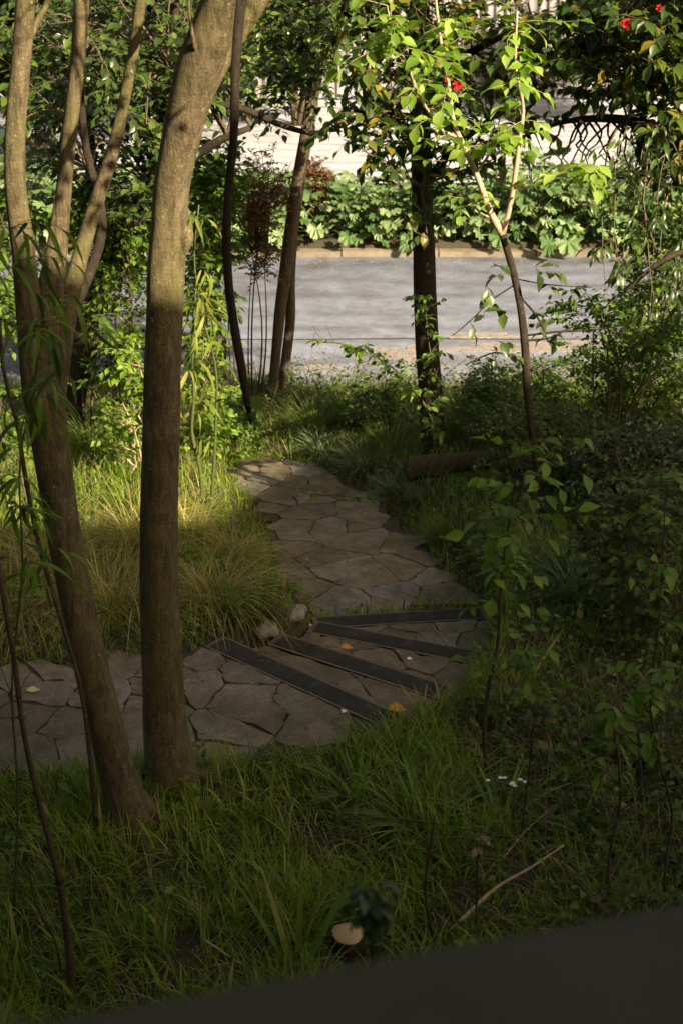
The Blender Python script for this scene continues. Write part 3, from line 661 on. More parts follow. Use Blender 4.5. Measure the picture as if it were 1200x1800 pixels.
crown('crown', root, M['leaf_camellia'], M['twig'], 'ovate', anch, [pvol(560, -90, 820, 110, DE-.6, .9, 1.5), pvol(570, 130, 720, 300, DE-.9, .6, .7), pvol(690, 80, 980, 340, DE-.6, 1.0, 1.7), pvol(700, 270, 790, 480, DE-.4, .3, .4), pvol(800, -90, 1080, 120, DE-.8, .9, 1.5)], 84, 5, .42, 7, .135, 35, .016, droop=.45)
def camellia_flower(parent, c, r, seed):
    rr = np.random.default_rng(seed); g_ = Geo(); O = []; Dv = []; U = []; Sz = []
    for k in range(16):
        a = k*2.399; t_ = k/16; d = nrm(np.array([math.cos(a)*(.35+t_), -.75+.3*t_, math.sin(a)*(.35+t_)])); O.append(c); Dv.append(d); U.append(np.array([0, -1.0, .2])+rr.normal(0, .2, 3)); Sz.append(r*rr.uniform(.8, 1.15))
    instance(g_, 'round', O, Dv, U, np.array(Sz)); return g_.build('flower', M['red_petal'], parent)
camellia_flower(root, at(803, 150, DE-1.3), .05, 1); camellia_flower(root, at(786, 138, DE-1.3), .035, 2)

# H: tree outside the right edge, boughs reaching in
pH = gp(1440, 860); DH = pH[1]; root = tree_root('tree', 'drooping dark tree reaching in from the right edge, arching bare bough', 'tree', pH, 'garden trees'); g = Geo()
limb(g, [(1440, 880, 90, DH), (1430, 800, 80, DH), (1400, 650, 84, DH), (1380, 400, 76, DH), (1370, 150, 66, DH+.2), (1350, -100, 56, DH+.3)], 30, 16, rough=.03, rng=rt)
limb(g, [(1385, 480, 40, DH), (1290, 330, 30, DH+.2), (1200, 262, 24, DH+.4), (1150, 228, 22, DH+.6), (1100, 212, 18, DH+.8), (1050, 208, 14, DH+1), (990, 214, 9, DH+1.1), (930, 235, 5, DH+1.2)], 34, 12, rough=.04, rng=rt)
limb(g, [(1375, 250, 30, DH+.1), (1260, 120, 20, DH+.4), (1150, 85, 14, DH+.8), (1060, 80, 10, DH+1), (960, 95, 6, DH+1.1)], 24, 10, rough=.04, rng=rt)
limb(g, [(1390, 560, 30, DH), (1300, 480, 20, DH), (1220, 440, 12, DH-.2), (1160, 460, 8, DH-.4), (1090, 520, 5, DH-.5)], 20, 10, rng=rt)
limb(g, [(1180, 60, 14, DH+.6), (1140, 160, 12, DH+.8), (1125, 260, 10, DH+.9), (1130, 330, 7, DH+.9)], 14, 8, rng=rt)
for k in range(16):   # bare hanging twigs under the arch
    x0 = rt.uniform(980, 1150); y0 = 212; c = [(x0, y0, 5, DH+.9)]; xx_, yy_ = x0, y0
    for s_ in range(4): xx_ += rt.uniform(-24, 24); yy_ += rt.uniform(14, 34); c.append((xx_, yy_, 4-.7*s_, DH+.9+rt.uniform(-.1, .1)))
    limb(g, c, 9, 5)
g.build('trunk', M['bark_dark'], root)
anch = [at(x, y, DH+.7) for x, y in ((1200, 262), (1150, 228), (1100, 212), (1050, 208), (1260, 120), (1150, 85), (1060, 80), (1220, 440), (1160, 460), (1130, 330), (1140, 160))]
crown('crown', root, M['leaf_camellia'], M['twig'], 'ovate', anch, [pvol(1000, -90, 1280, 190, DH+1, 1.1, 2.0), pvol(940, -40, 1060, 200, DH+1.3, .7, .8), pvol(1120, 180, 1260, 320, DH+.6, .5, .6), (np.array([4.2, 10.3, 4.6]), np.array([.9, .9, 1.1]), 2.0)], 104, 5, .42, 8, .13, 36, .012, droop=.6)  # last volume is unseen foliage added to shade the visible boughs
crown('crown', root, M['leaf_dark'], M['twig'], 'lance', anch[:3]+anch[7:9], [pvol(1060, 470, 1230, 560, DH-.4, .3, 1), pvol(1100, 270, 1240, 380, DH-.2, .3, 1)], 14, 5, .28, 8, .12, 37, .01, droop=.7)
f = camellia_flower(root, at(1098, 45, DH+.4), .06, 3); camellia_flower(root, at(1156, 15, DH+.4), .03, 4)

# hanging vine in front of the trunk
root = thing('hanging_vine', 'dark soft-focus hanging stem between the forked trunk and the twin-stemmed tree', 'vine', at(425, 0, 5.2)); g = Geo()
limb(g, [(470, -230, 20, 6.2), (440, -100, 20, 5.6), (424, 0, 19, 5.2), (414, 120, 17, 5.1), (411, 240, 15, 5.1), (402, 340, 14, 5.1), (399, 430, 16, 5.1), (404, 520, 15, 5.1), (416, 600, 16, 5.1), (427, 660, 15, 5.1), (436, 712, 11, 5.1), (441, 745, 4, 5.1)], 50, 10, rough=.05, rng=rt)
g.build('stem', M['bark_dark'], root)
g = Geo(); lv = Leaves(); r9 = np.random.default_rng(77)
for (x, y) in ((440, 735), (436, 722), (441, 742), (438, 730), (430, 700), (434, 715)):
    twig(g, lv, at(x, y, 5.1), r9.normal(0, 1, 3)+np.array([0, 0, -.3]), .09, 5, .06, r9, .0015)
lv.flush(g, 'ovate'); g.build('leaves', [M['leaf_shade'], M['stem_green']], root)

# F: lit young tree with pale forked stems
pF = gp(952, 915); DF = pF[1]; root = tree_root('young_tree', 'young tree with pale orange forked stems and sunlit lime leaves', 'young tree', pF); g = Geo()
limb(g, [(955, 935, 12, DF), (945, 850, 11, DF), (933, 760, 12, DF), (925, 680, 13, DF), (922, 610, 14, DF), (914, 540, 12, DF), (900, 475, 12, DF), (882, 412, 12, DF)], 30, 10, rough=.07, rng=rt, mat=1)  # stem below the fork in darker bark, shade put into its colour
S1 = limb(g, [(882, 412, 13, DF), (862, 375, 11, DF), (840, 315, 10, DF), (818, 265, 9, DF), (797, 215, 8, DF), (788, 150, 7, DF), (775, 80, 6, DF), (765, 0, 5, DF), (760, -60, 4, DF)], 30, 8, rough=.04, rng=rt)
S2 = limb(g, [(882, 412, 10, DF), (895, 365, 9, DF), (905, 305, 8.5, DF), (913, 240, 7.5, DF), (919, 195, 6, DF), (906, 120, 5, DF-.05), (908, 20, 4, DF-.05)], 24, 8, rough=.04, rng=rt)
S3 = limb(g, [(800, 240, 6, DF), (775, 228, 6, DF-.1), (755, 200, 5, DF-.2), (735, 165, 5, DF-.3), (718, 120, 4, DF-.3), (690, 60, 3, DF-.3), (680, 10, 2, DF-.3)], 18, 6, rng=rt)
S4 = limb(g, [(910, 335, 4, DF), (950, 322, 4, DF-.1), (1000, 303, 3, DF-.2), (1055, 288, 2, DF-.3)], 12, 6, rng=rt)
S5 = limb(g, [(835, 305, 5, DF), (860, 270, 4, DF-.1), (890, 225, 3, DF-.1)], 10, 6, rng=rt)
S6 = limb(g, [(868, 385, 6, DF), (845, 375, 4, DF), (825, 350, 3, DF+.1)], 8, 6, rng=rt)
g.build('trunk', [M['twig_pale'], M['bark_dark']], root)
g = Geo(); lv = Leaves(); r9 = np.random.default_rng(41)
for S, k, lo in ((S1, 26, .25), (S2, 22, .35), (S3, 20, .2), (S4, 9, .35), (S5, 8, .4), (S6, 4, .6)):
    for _ in range(k):
        q = S[min(len(S)-1, int(len(S)*r9.uniform(lo, 1)))][:3]; d = r9.normal(0, 1, 3); d[2] = abs(d[2])*.5; d[1] -= .3
        twig(g, lv, q, d, r9.uniform(.15, .5), r9.integers(4, 8), .125, r9, .0022, .35, 1)
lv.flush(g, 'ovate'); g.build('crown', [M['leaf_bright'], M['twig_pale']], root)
# side twigs and lower leaves of this tree, shade put into their darker colour
g = Geo(); lv = Leaves()
for c in ([(920, 590, 4, DF), (980, 583, 4, DF), (1040, 580, 3, DF), (1100, 570, 2, DF)], [(918, 600, 3, DF), (960, 595, 3, DF), (1010, 572, 2.5, DF)], [(905, 490, 3, DF), (960, 500, 2, DF), (1040, 505, 1.5, DF)],
          [(905, 500, 3, DF), (860, 530, 2.5, DF), (830, 560, 2, DF), (795, 590, 1.5, DF)], [(912, 520, 4, DF), (945, 560, 4, DF), (962, 600, 3, DF)], [(925, 640, 4, DF), (870, 620, 3, DF), (820, 640, 2, DF)]):
    S = limb(g, c, 12, 5, mat=1)
    for q in S[4::4]: twig(g, lv, q[:3], r9.normal(0, 1, 3), .12, 3, .10, r9, .002, .5)
for x, y in ((855, 500), (880, 480), (850, 560), (885, 555), (960, 480), (975, 470), (870, 600), (940, 470), (860, 470)):
    twig(g, lv, at(x, y, DF-.1), r9.normal(0, 1, 3), .10, 3, .13, r9, .002, .5)
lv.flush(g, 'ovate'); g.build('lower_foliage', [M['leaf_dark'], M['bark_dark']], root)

# ------------------------------------------------------------------ saplings and stems in the shade
def sapling(label, ctl, nleaf, size, seed, lmat='leaf_shade', tmat='bark_brown', lo=.3, name='sapling', tl=.22, tp='ovate', grp='slender saplings in the shade', cat='sapling', drop=.35):
    r_ = np.random.default_rng(seed); p = at(ctl[0][0], ctl[0][1], ctl[0][3]); gz = hgt(p[0], p[1])[0]
    root = thing(name, label, cat, (p[0], p[1], gz), grp); g_ = Geo()
    jx = r_.normal(0, 5, len(ctl)); ctl = [(x+(j if 0 < q < len(ctl)-1 else 0), y, w_*.62, D_) for q, ((x, y, w_, D_), j) in enumerate(zip(ctl, jx))]
    S = limb(g_, ctl, 26, 8, rough=.08, rng=r_); S0 = S[0]
    if S0[2] > gz: g_.tube([S0[:3], [S0[0], S0[1], gz-.02]], [S0[3], S0[3]*1.1], 8)
    for _ in range(9):
        q = S[int(len(S)*r_.uniform(.25, .98))]; d_ = nrm(r_.normal(0, 1, 3)*[1, 1, .3]+[0, 0, .7]); L_ = r_.uniform(.05, .22); g_.tube(np.array([q[:3], q[:3]+d_*L_*.5, q[:3]+d_*L_+r_.normal(0, .015, 3)]), [min(q[3]*.6, .004), .002, .001], 5, 0, cap=False)
        g_.tube(np.array([q[:3]-[0, 0, q[3]*.6], q[:3]+[0, 0, q[3]*.6]]), [q[3]*1.22, q[3]*1.15], 7)
    g_.build('stem', M[tmat], root)
    if nleaf:
        g2 = Geo(); lv_ = Leaves()
        for _ in range(nleaf):
            q = S[min(len(S)-1, int(len(S)*r_.uniform(lo, 1)))][:3]; d = r_.normal(0, 1, 3); d[2] = abs(d[2])*.3
            twig(g2, lv_, q, d, r_.uniform(.4, 1.2)*tl, r_.integers(3, 7), size, r_, .0018, drop)
        lv_.flush(g2, tp); g2.build('leaves', [M[lmat], M['stem_green']], root)
    return root
def gd(px, py): return gp(px, py)[1]
d = gd(857, 1375)
sapling('leafy sapling with broad mid-green leaves beside the right end of the steps', [(857, 1375, 13, d), (853, 1290, 12, d), (858, 1210, 11, d), (868, 1130, 10, d), (880, 1050, 8, d), (893, 960, 7, d), (905, 870, 6, d), (915, 780, 4, d)], 38, .10, 51, lo=.38, tl=.34)
sapling('thin dark bare stem rising through the strap leaves at mid right', [(912, 1500, 7, gd(912, 1500)), (922, 1400, 6, gd(912, 1500)), (935, 1300, 5, gd(912, 1500)), (938, 1210, 4, gd(912, 1500)), (930, 1120, 3, gd(912, 1500))], 14, .075, 52, lo=.75)
d = gd(1065, 1600); sapling('dark stem at lower right with drooping leaves halfway up', [(1065, 1600, 9, d), (1075, 1500, 8, d), (1085, 1400, 8, d), (1085, 1300, 6, d), (1075, 1230, 5, d)], 16, .08, 53, lo=.6, drop=.8)
d = gd(1165, 1585); sapling('forked stem beside the right edge of the photo', [(1165, 1585, 10, d), (1172, 1500, 9, d), (1175, 1440, 9, d), (1150, 1340, 7, d), (1145, 1240, 6, d), (1150, 1100, 5, d), (1168, 950, 4, d), (1170, 850, 3, d)], 22, .075, 54, lo=.5)
d = gd(760, 1655); sapling('stubby bare stick standing in the grass below the strap leaves', [(760, 1655, 9, d), (762, 1560, 8, d), (760, 1470, 7, d), (763, 1435, 5, d)], 0, .07, 55)
d = gd(835, 1640); sapling('short bare stick topped by a curled dead leaf', [(835, 1640, 8, d), (836, 1560, 7, d), (838, 1480, 6, d)], 2, .045, 56, lmat='dead', lo=.9, tl=.05)
d = gd(130, 1760); sapling('dark stem crossing the lower left corner, leaning left', [(128, 1775, 26, d), (118, 1660, 22, d), (95, 1540, 20, d), (65, 1420, 18, d), (42, 1290, 17, d), (22, 1150, 16, d), (5, 1000, 14, d), (-15, 850, 10, d)], 0, .07, 57, tmat='bark_brown')
d = gd(115, 1740); sapling('slim twiggy stem beside the dark stem at lower left', [(112, 1740, 9, d), (95, 1650, 7, d), (75, 1590, 6, d), (50, 1520, 4, d)], 0, .07, 58)
d = gd(172, 1480); sapling('pale leaning vine-like stem in front of the left trunk', [(172, 1485, 14, d), (152, 1340, 13, d), (130, 1200, 12, d), (105, 1080, 13, d), (75, 960, 14, d), (50, 850, 14, d), (30, 740, 13, d), (12, 650, 12, d), (0, 560, 10, d)], 0, .07, 59, tmat='bark_brown')
# a lit tip twig of leaves beside trunk E and a shaded runner
d = gd(790, 925)
sapling('arching runner with paired leaves crossing in front of the dark right trunk', [(790, 925, 6, d), (780, 850, 5, d), (765, 770, 5, d), (745, 700, 5, d), (700, 650, 4, d), (640, 620, 3.5, d), (600, 605, 3, d), (570, 602, 2, d)], 40, .075, 60, lmat='leaf_mid', lo=.35, tl=.14)
d = DE-.9; sapling('low leafy shoots added to darken the foot of the dark right trunk', [(770, 860, 6, d), (768, 780, 5, d), (765, 700, 5, d), (758, 600, 4, d), (745, 520, 3, d)], 34, .08, 61, lmat='leaf_mid', lo=.2, tl=.16)  # shoots added in front of the trunk foot to keep its bark dark
d = gd(735, 915); sapling('little trailing shoot over the flagstone path', [(735, 915, 4, d), (690, 885, 4, d), (600, 872, 3, d), (545, 868, 2.5, d), (515, 862, 2, d)], 9, .075, 62, lo=.4, tl=.08)
# bamboo-like blades in front of the left trunk
def cane(label, ctl, n, size, seed, lmat='leaf_bamboo', drop=.7, lo=.2, tl=.18, name='cane_plant'):
    return sapling(label, ctl, n, size, seed, lmat=lmat, tmat='stem_green', lo=lo, name=name, tl=tl, tp='long', grp='cane plants on the left', cat='cane plant', drop=drop)
d = 5.3; cane('narrow-leaved cane crossing in front of the left trunk', [(25, 1600, 8, d), (20, 1390, 8, d), (30, 1200, 7, d), (40, 1000, 6, d), (30, 800, 6, d), (60, 640, 5, d), (40, 500, 4, d), (20, 400, 3, d)], 40, .17, 63, lo=.5, lmat='leaf_mid', drop=.4, tl=.26)
d = gd(352, 895); cane('yellow cane with long strap leaves right of the thick trunk', [(357, 890, 12, d), (352, 820, 12, d), (345, 760, 11, d), (338, 700, 10, d), (332, 640, 8, d), (335, 560, 6, d), (345, 500, 5, d)], 15, .26, 64, lo=.3, tl=.2, drop=.35)
d = gd(380, 890); cane('leaning cane with drooping bright blades before the road', [(372, 880, 8, d), (378, 760, 8, d), (372, 640, 7, d), (360, 540, 6, d), (345, 440, 5, d), (350, 360, 4, d)], 17, .22, 65, lo=.3, drop=.4)

# ------------------------------------------------------------------ shrubs
def shrub(label, base, vols, nb, nt, tl, nl, size, seed, lmat, tp='ovate', name='shrub', tmat='twig', grp='garden shrubs', nst=5, droop=.3, cat='shrub', r0=.012):
    r_ = np.random.default_rng(seed); gz = hgt(base[0], base[1])[0]; b = np.array([base[0], base[1], gz])
    root = thing(name, label, cat, b, grp); g_ = Geo(); A = []
    for _ in range(nst):
        c, rr, _w = vols[r_.integers(len(vols))]; p1 = np.asarray(c)+r_.uniform(-.6, .6, 3)*rr; t_ = np.linspace(0, 1, 8)[:, None]
        P = b+r_.normal(0, .05, 3)*[1, 1, 0]; P = P*(1-t_)+p1*t_+np.sin(PI*t_)*r_.normal(0, .08, 3); g_.tube(P, np.linspace(r0, r0*.35, 8), 6, 0); A += list(P[2:])
    g_.build('stems', M[tmat], root)
    crown('foliage', root, M[lmat], M[tmat], tp, A, vols, nb, nt, tl, nl, size, seed+100, r0*.5, droop)
    return root
b = gp(210, 790); shrub('loose sunlit shrub between the left trunks, open to the road', b, [pvol(130, 470, 270, 620, b[1]-.2, .5, 1), pvol(150, 560, 260, 760, b[1]-.1, .45, .8), pvol(190, 330, 270, 480, b[1]-.2, .5, .6)], 44, 5, .28, 8, .075, 71, 'leaf_mid')
b = gp(245, 835); shrub('pale-leaved small shrub at the foot of the thick trunk', b, [pvol(150, 660, 260, 830, b[1], .35, 1)], 22, 5, .2, 7, .07, 72, 'leaf_bright', tmat='twig_pale')
b = gp(30, 880); shrub('bright leafy shrub at the far left edge behind the trunk', b, [pvol(-120, 640, 60, 860, b[1], .5, 1), pvol(-100, 420, 30, 620, b[1], .5, .8)], 40, 5, .25, 8, .085, 73, 'leaf_mid')
b = gp(400, 745); shrub('leafy shrub right of the thick trunk at the road edge', b, [pvol(330, 230, 420, 480, b[1]-.3, .5, 1.2), pvol(320, 460, 400, 640, b[1]-.4, .3, .5)], 60, 5, .3, 8, .10, 74, 'leaf_mid')
b = gp(445, 720); shrub('fine-leaved bush with thin dark stems beside the twin-stemmed tree', b, [pvol(410, 240, 510, 420, b[1]-.1, .4, 1.2), pvol(425, 400, 480, 520, b[1]-.1, .3, .3)], 60, 6, .26, 12, .042, 75, 'leaf_red', 'tiny', nst=4, tmat='bark_dark')
b = on(545, 452, -.7); b[1] = 22.4; shrub('rusty red shrub at the left end of the big-leaved bed', b, [pvol(525, 285, 575, 400, 22.5, .4, 1)], 46, 5, .25, 9, .09, 76, 'leaf_red', droop=.1)
b = gp(880, 745); shrub('small-leaved shrub along the near road edge, right of the dark trunk', b, [pvol(800, 640, 1010, 740, b[1], .6, 1.4), pvol(920, 620, 1060, 700, b[1], .5, .6)], 70, 6, .26, 10, .055, 77, 'leaf_mid', 'ovate', nst=9)
b = gp(1110, 770); shrub('tall small-leaved shrub by the right edge in front of the road', b, [pvol(1030, 560, 1240, 760, b[1]-.2, .6, 1.8), pvol(1060, 500, 1220, 600, b[1], .5, .6)], 120, 6, .28, 10, .06, 78, 'leaf_mid', nst=9)
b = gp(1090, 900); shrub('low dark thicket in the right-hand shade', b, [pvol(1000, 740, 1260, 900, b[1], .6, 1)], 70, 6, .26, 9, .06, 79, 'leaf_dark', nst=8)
b = on(1130, 330, -.6); b[1] = 25.5; shrub('pink-tinged grey shrub at the edge of the far driveway', b, [pvol(1070, 240, 1170, 340, 25.4, .5, 1)], 40, 5, .3, 9, .07, 80, 'leaf_acanthus', droop=.1)
b = gp(300, 800); shrub('bright leafy shrub glimpsed on both sides of the thick trunk', b, [pvol(200, 560, 260, 720, b[1], .4, .6), pvol(325, 600, 420, 800, b[1], .4, 1)], 40, 5, .26, 8, .09, 81, 'leaf_bright', tmat='twig_pale')
b = gp(150, 770); shrub('leafy shrub across the gap between the left stems, before the bed', b, [pvol(120, 300, 260, 470, b[1], .6, 1), pvol(-40, 330, 60, 640, b[1], .6, .6)], 50, 6, .3, 8, .10, 82, 'leaf_mid')
b = gp(440, 790); shrub('low leafy plant covering the far left corner of the path', b, [pvol(370, 740, 470, 850, b[1], .25, 1)], 26, 5, .18, 7, .075, 83, 'leaf_mid')
b = gp(690, 770); shrub('low tangled shrub left of the dark trunk before the road', b, [pvol(590, 670, 700, 760, b[1], .4, 1)], 26, 5, .24, 9, .055, 84, 'leaf_mid')
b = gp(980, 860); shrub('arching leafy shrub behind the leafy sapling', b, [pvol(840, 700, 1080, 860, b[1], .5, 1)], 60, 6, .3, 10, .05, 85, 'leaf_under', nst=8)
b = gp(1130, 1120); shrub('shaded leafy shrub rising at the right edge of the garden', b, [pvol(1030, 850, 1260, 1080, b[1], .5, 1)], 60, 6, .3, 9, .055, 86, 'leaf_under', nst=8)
b = gp(1060, 800); shrub('slender bush whose fine leafy branches cross the road at right', b, [pvol(960, 480, 1200, 640, b[1]-.3, .6, 1), pvol(1080, 380, 1230, 520, b[1]-.3, .4, .6)], 44, 5, .34, 9, .075, 88, 'leaf_mid', nst=5)
b = gp(270, 760); shrub('fine-leaved bush screening the road left of the thick trunk', b, [pvol(150, 400, 270, 560, b[1], .5, 1), pvol(330, 380, 410, 520, b[1], .4, .5)], 34, 5, .3, 8, .08, 89, 'leaf_mid', nst=5)
# background trees beyond the driveway, in front of and over the fence
for k, (x, y0, y1, w_, D_, lm, lab) in enumerate([(60, -160, 260, 330, 29, 'leaf_dark', 'dark leafy tree across the road at far left'), (330, -140, 200, 260, 31, 'leaf_mid', 'green tree across the road behind the thick trunk'),
        (520, -140, 150, 190, 33, 'leaf_mid', 'tree in front of the fence behind the twin-stemmed tree'), (1120, -140, 140, 300, 33, 'leaf_mid', 'tree in front of the fence at far right')]):
    base = np.array([at(x, 150, D_)[0], D_, -.6]); shrub(lab, base, [pvol(x-w_/2, y0, x+w_/2, y1, D_, 1.6, 1)], 110, 6, .9, 9, .26, 200+k, lm, name='tree', cat='tree', grp='trees across the road', r0=.07, tmat='bark_brown', nst=6)

# ------------------------------------------------------------------ broad lobed plants in the bed beyond the road
def lobed_leaf(lobes=7, seed=0):
    r_ = np.random.default_rng(seed); K = lobes*8; th = np.linspace(-.88*PI, .88*PI, K+1)
    ph = (th/(2*PI*.88)+.5)*lobes; lob = .62+.38*np.abs(np.sin(PI*ph))**.6; tooth = 1-.10*(np.arange(K+1) % 2)
    ln = .5+.5*np.cos(th*.5); r = lob*tooth*(.55+.45*ln)
    cx = np.array([0, .32, 0]); V = [cx+[0, 0, -.02]]
    for a in (.5, 1.0):
        for t_, rr in zip(th, r):
            wave = .06*math.sin(t_*lobes*1.1)*a; V.append(cx+np.array([math.sin(t_)*rr*a*.52, math.cos(t_)*rr*a*.60, .05*a-.22*a*a*max(0, math.cos(t_))+wave]))
    n = K+1; T = [(0, 1+k+1, 1+k) for k in range(K)]; Q = [(1+k, 2+k, 1+n+k+1, 1+n+k) for k in range(K)]
    return np.array(V, float), np.array(T), np.array(Q)
LOB = lobed_leaf(); LOB2 = lobed_leaf(9, 4); LOB2 = (LOB2[0]*np.array([.8, 1.25, 1.2]), LOB2[1], LOB2[2])
def lobed_plant(seed):
    r_ = np.random.default_rng(seed); root = thing('lobed_plant', 'x', 'plant', (0, 0, 0), 'broad-leaved plants in the bed beyond the road')
    g_ = Geo(); gs = Geo(); O = []; Dv = []; U = []; S = []
    for k in range(34):
        a = k*2.4+r_.uniform(-.3, .3); t_ = (k+.5)/34; R = .12+.55*t_; h = .78*(1-t_)**.7+.06; az = np.array([math.cos(a), math.sin(a), 0])
        p = az*R*.8+np.array([0, 0, h]); P = np.array([az*.03, az*R*.35+[0, 0, h*.7], p]); gs.tube(spline(P, 6), np.linspace(.012, .006, 6), 5)
        O.append(p); Dv.append(az*.9+np.array([0, 0, .5-.95*t_])+r_.normal(0, .15, 3)); U.append(np.array([0, 0, 1.0])+az*.45+r_.normal(0, .15, 3)); S.append(r_.uniform(.26, .40))
    hf = 17 if seed != 2 else 6; instance(g_, LOB, O[:hf*2:2], Dv[:hf*2:2], U[:hf*2:2], np.array(S[:hf*2:2])*1.15); rest = [i for i in range(34) if i not in range(0, hf*2, 2)]; instance(g_, LOB2, [O[i] for i in rest], [Dv[i] for i in rest], [U[i] for i in rest], np.array([S[i] for i in rest])*r_.uniform(.6, 1.1, len(rest))); gs.build('stems', M['stem_green'], root); g_.build('leaves', M['leaf_acanthus'], root); return root
proto = [lobed_plant(1), lobed_plant(2), lobed_plant(3)]
r8 = np.random.default_rng(8); spots = []
for px in np.arange(-60, 1300, 62): spots.append((px, 22.3+r8.uniform(-.12, .15)))
for px in np.arange(-30, 1300, 74): spots.append((px, 23.4+r8.uniform(-.2, .3)))
for k, (px, yy_) in enumerate(spots):
    x = at(px, 420, yy_)[0]; z = float(hgt(x, yy_)[0]); row = 'front' if yy_ < 23.4 else 'back'
    ref = 'behind the left trunks' if px < 400 else 'by the twin-stemmed tree' if px < 560 else 'in the sunlit middle of the bed' if px < 725 else 'behind the dark trunk and young tree' if px < 950 else 'at the right end of the bed'
    lab = f'broad lobed grey-green plant, {row} row, {ref}'
    s_ = r8.uniform(.85, 1.2)*(1.0 if row == 'front' else .95)*(.8 if px < 740 and row != 'front' else 1)
    if k < 3: o = proto[k]; o.location = (x, yy_, z); o.scale = (s_,)*3; o['label'] = lab
    else: dup(proto[k % 3], (x, yy_, z), r8.uniform(0, 6.28), s_, lab)

# ------------------------------------------------------------------ tussocks
def tussock(n, h, spread, wd, m, seed, droop=(1.0, 2.0), rad=.16, dead=.0):
    r_ = np.random.default_rng(seed); g_ = Geo(); a = r_.uniform(0, 2*PI, n); rr = rad*np.sqrt(r_.uniform(0, 1, n)); O = np.stack([rr*np.cos(a), rr*np.sin(a), np.full(n, -.02)], -1)
    AZ = a+r_.normal(0, .9, n); lean = spread*(rr/rad)*.45+np.abs(r_.normal(0, .28, n))
    blades(g_, O, h*r_.uniform(.25, 1.15, n), AZ, lean, r_.uniform(*droop, n), wd*r_.uniform(.7, 1.3, n), 6); o = g_.build('grass_tussock', m); return o
T1 = tussock(480, .92, .9, .0075, M['grass_gold'], 1, (.9, 3.0), .2); T2 = tussock(440, .85, 1.2, .0075, M['grass_gold'], 2, (1.1, 3.2), .2); T3 = tussock(700, .5, .8, .007, M['grass_green'], 3, (.6, 1.6), .14); T4 = tussock(300, .42, .8, .014, M['grass_silver'], 4, (.8, 1.8), .12)
def put_t(base, px, py, s_, lab, first=False, grp='golden grass tussocks by the path'):
    p = gp(px, py); o = base if first else base.copy()
    if not first: sc.collection.objects.link(o)
    o.location = tuple(p); o.scale = (s_,)*3; o.rotation_euler = (0, 0, (px*.37) % 6.28); return tag(o, lab, 'grass tussock', grp)
put_t(T1, 195, 1075, 1.0, 'tall golden tussock between the two big left trunks', True)
put_t(T2, 375, 1060, .86, 'golden arching tussock right of the thick trunk, leaning over the path', True)
put_t(T2, 30, 1080, 1.0, 'golden tussock left of the leaning trunk')
put_t(T1, 90, 1000, .8, 'golden tussock behind the leaning left trunk')
put_t(T1, 250, 960, .85, 'golden tussock behind the thick trunk')
put_t(T2, 405, 985, .6, 'smaller golden tussock at the path edge')
put_t(T1, 330, 940, .7, 'sunlit golden tussock behind the arching one')
G2 = 'green grass clumps by the path and road'
for k, (px, py, s_, b_, lab) in enumerate([(455, 1085, .55, T3, 'small green grass clump by the left corner of the steps'), (600, 735, 1.15, T3, 'yellowish grass clump before the road, left of the dark trunk'), (650, 745, 1.1, T3, 'upright grass clump nearest the dark trunk at the road edge'),
        (550, 760, 1.0, T3, 'green grass clump at the top bend of the path'), (520, 735, .95, T3, 'grass clump at the foot of the twin-stemmed tree'), (570, 800, .9, T4, 'silvery strap grass clump on the path bend'), (640, 825, .95, T4, 'silvery arching grass right of the path bend'),
        (690, 800, 1.0, T3, 'green clump between the path and the dark trunk'), (450, 705, 1.0, T3, 'green clump left of the twin-stemmed tree'), (700, 870, .8, T4, 'low dark strap grass right of the path, by the log'), (790, 950, .75, T3, 'bright green tuft right of the path above the steps'),
        (830, 770, 1.2, T3, 'tall grass just right of the dark trunk'), (900, 780, 1.15, T3, 'tall grass behind the log'), (980, 790, 1.1, T3, 'shaded grass clump right of the young tree'), (170, 800, 1.1, T3, 'green clump behind the left trunks'), (860, 745, 1.1, T3, 'grass clump by the road right of the dark trunk'),
        (740, 880, .5, T4, 'dark strap clump in front of the dark trunk'), (400, 760, 1.0, T3, 'grass clump beside the wooden post'), (1020, 1060, 1.2, T4, 'arching dark clump in the right-hand shade'), (930, 1010, 1.0, T3, 'grass clump behind the leafy sapling'), (880, 1250, .55, T3, 'small tuft at the right end of the steps')]):
    first = (k == 0 and True) or (b_ is T4 and k == 5); put_t(b_, px, py, s_, lab, first, G2)

# ------------------------------------------------------------------ lawn, undergrowth, litter (nobody could count these)
rg = np.random.default_rng(15)
def scatter(n, x0, x1, y0, y1, mask=None):
    P = np.stack([rg.uniform(x0, x1, n), rg.uniform(y0, y1, n)], -1)
    k = np.ones(n, bool)
    if mask is not None: k = mask(P)
    P = P[k]; return np.c_[P, hgt(P[:, 0], P[:, 1])]
def clump(P, s_=1.0): return .5+.5*np.sin(P[:, 0]*2.3*s_+1.7*np.sin(P[:, 1]*1.9*s_))*np.sin(P[:, 1]*2.7*s_+1.3*np.sin(P[:, 0]*2.1*s_+1))
def frustum(P, m=.35): 
    dep = P[:, 1]*CT+(CAMZ+.1)*ST; return np.abs(P[:, 0]) < dep*.24+m
def free(P, pad=.03): return (pdist(P, LOW) > pad) & (pdist(P, STEPS) > pad) & (pdist(P, UP) > pad)
g = Geo()
P = scatter(82000, -2.9, 2.9, 4.3, 7.6, lambda P: frustum(P) & free(P, .0) & (rg.random(len(P)) < .12+.88*clump(P, 1.6)) & ((P[:, 0] < .6) | (P[:, 1] < 6.6+rg.normal(0, .15, len(P)))) )
st_ = gp(612, 1672); P = P[np.hypot(P[:, 0]-st_[0], (P[:, 1]-st_[1]+.07)*.8) > .17]
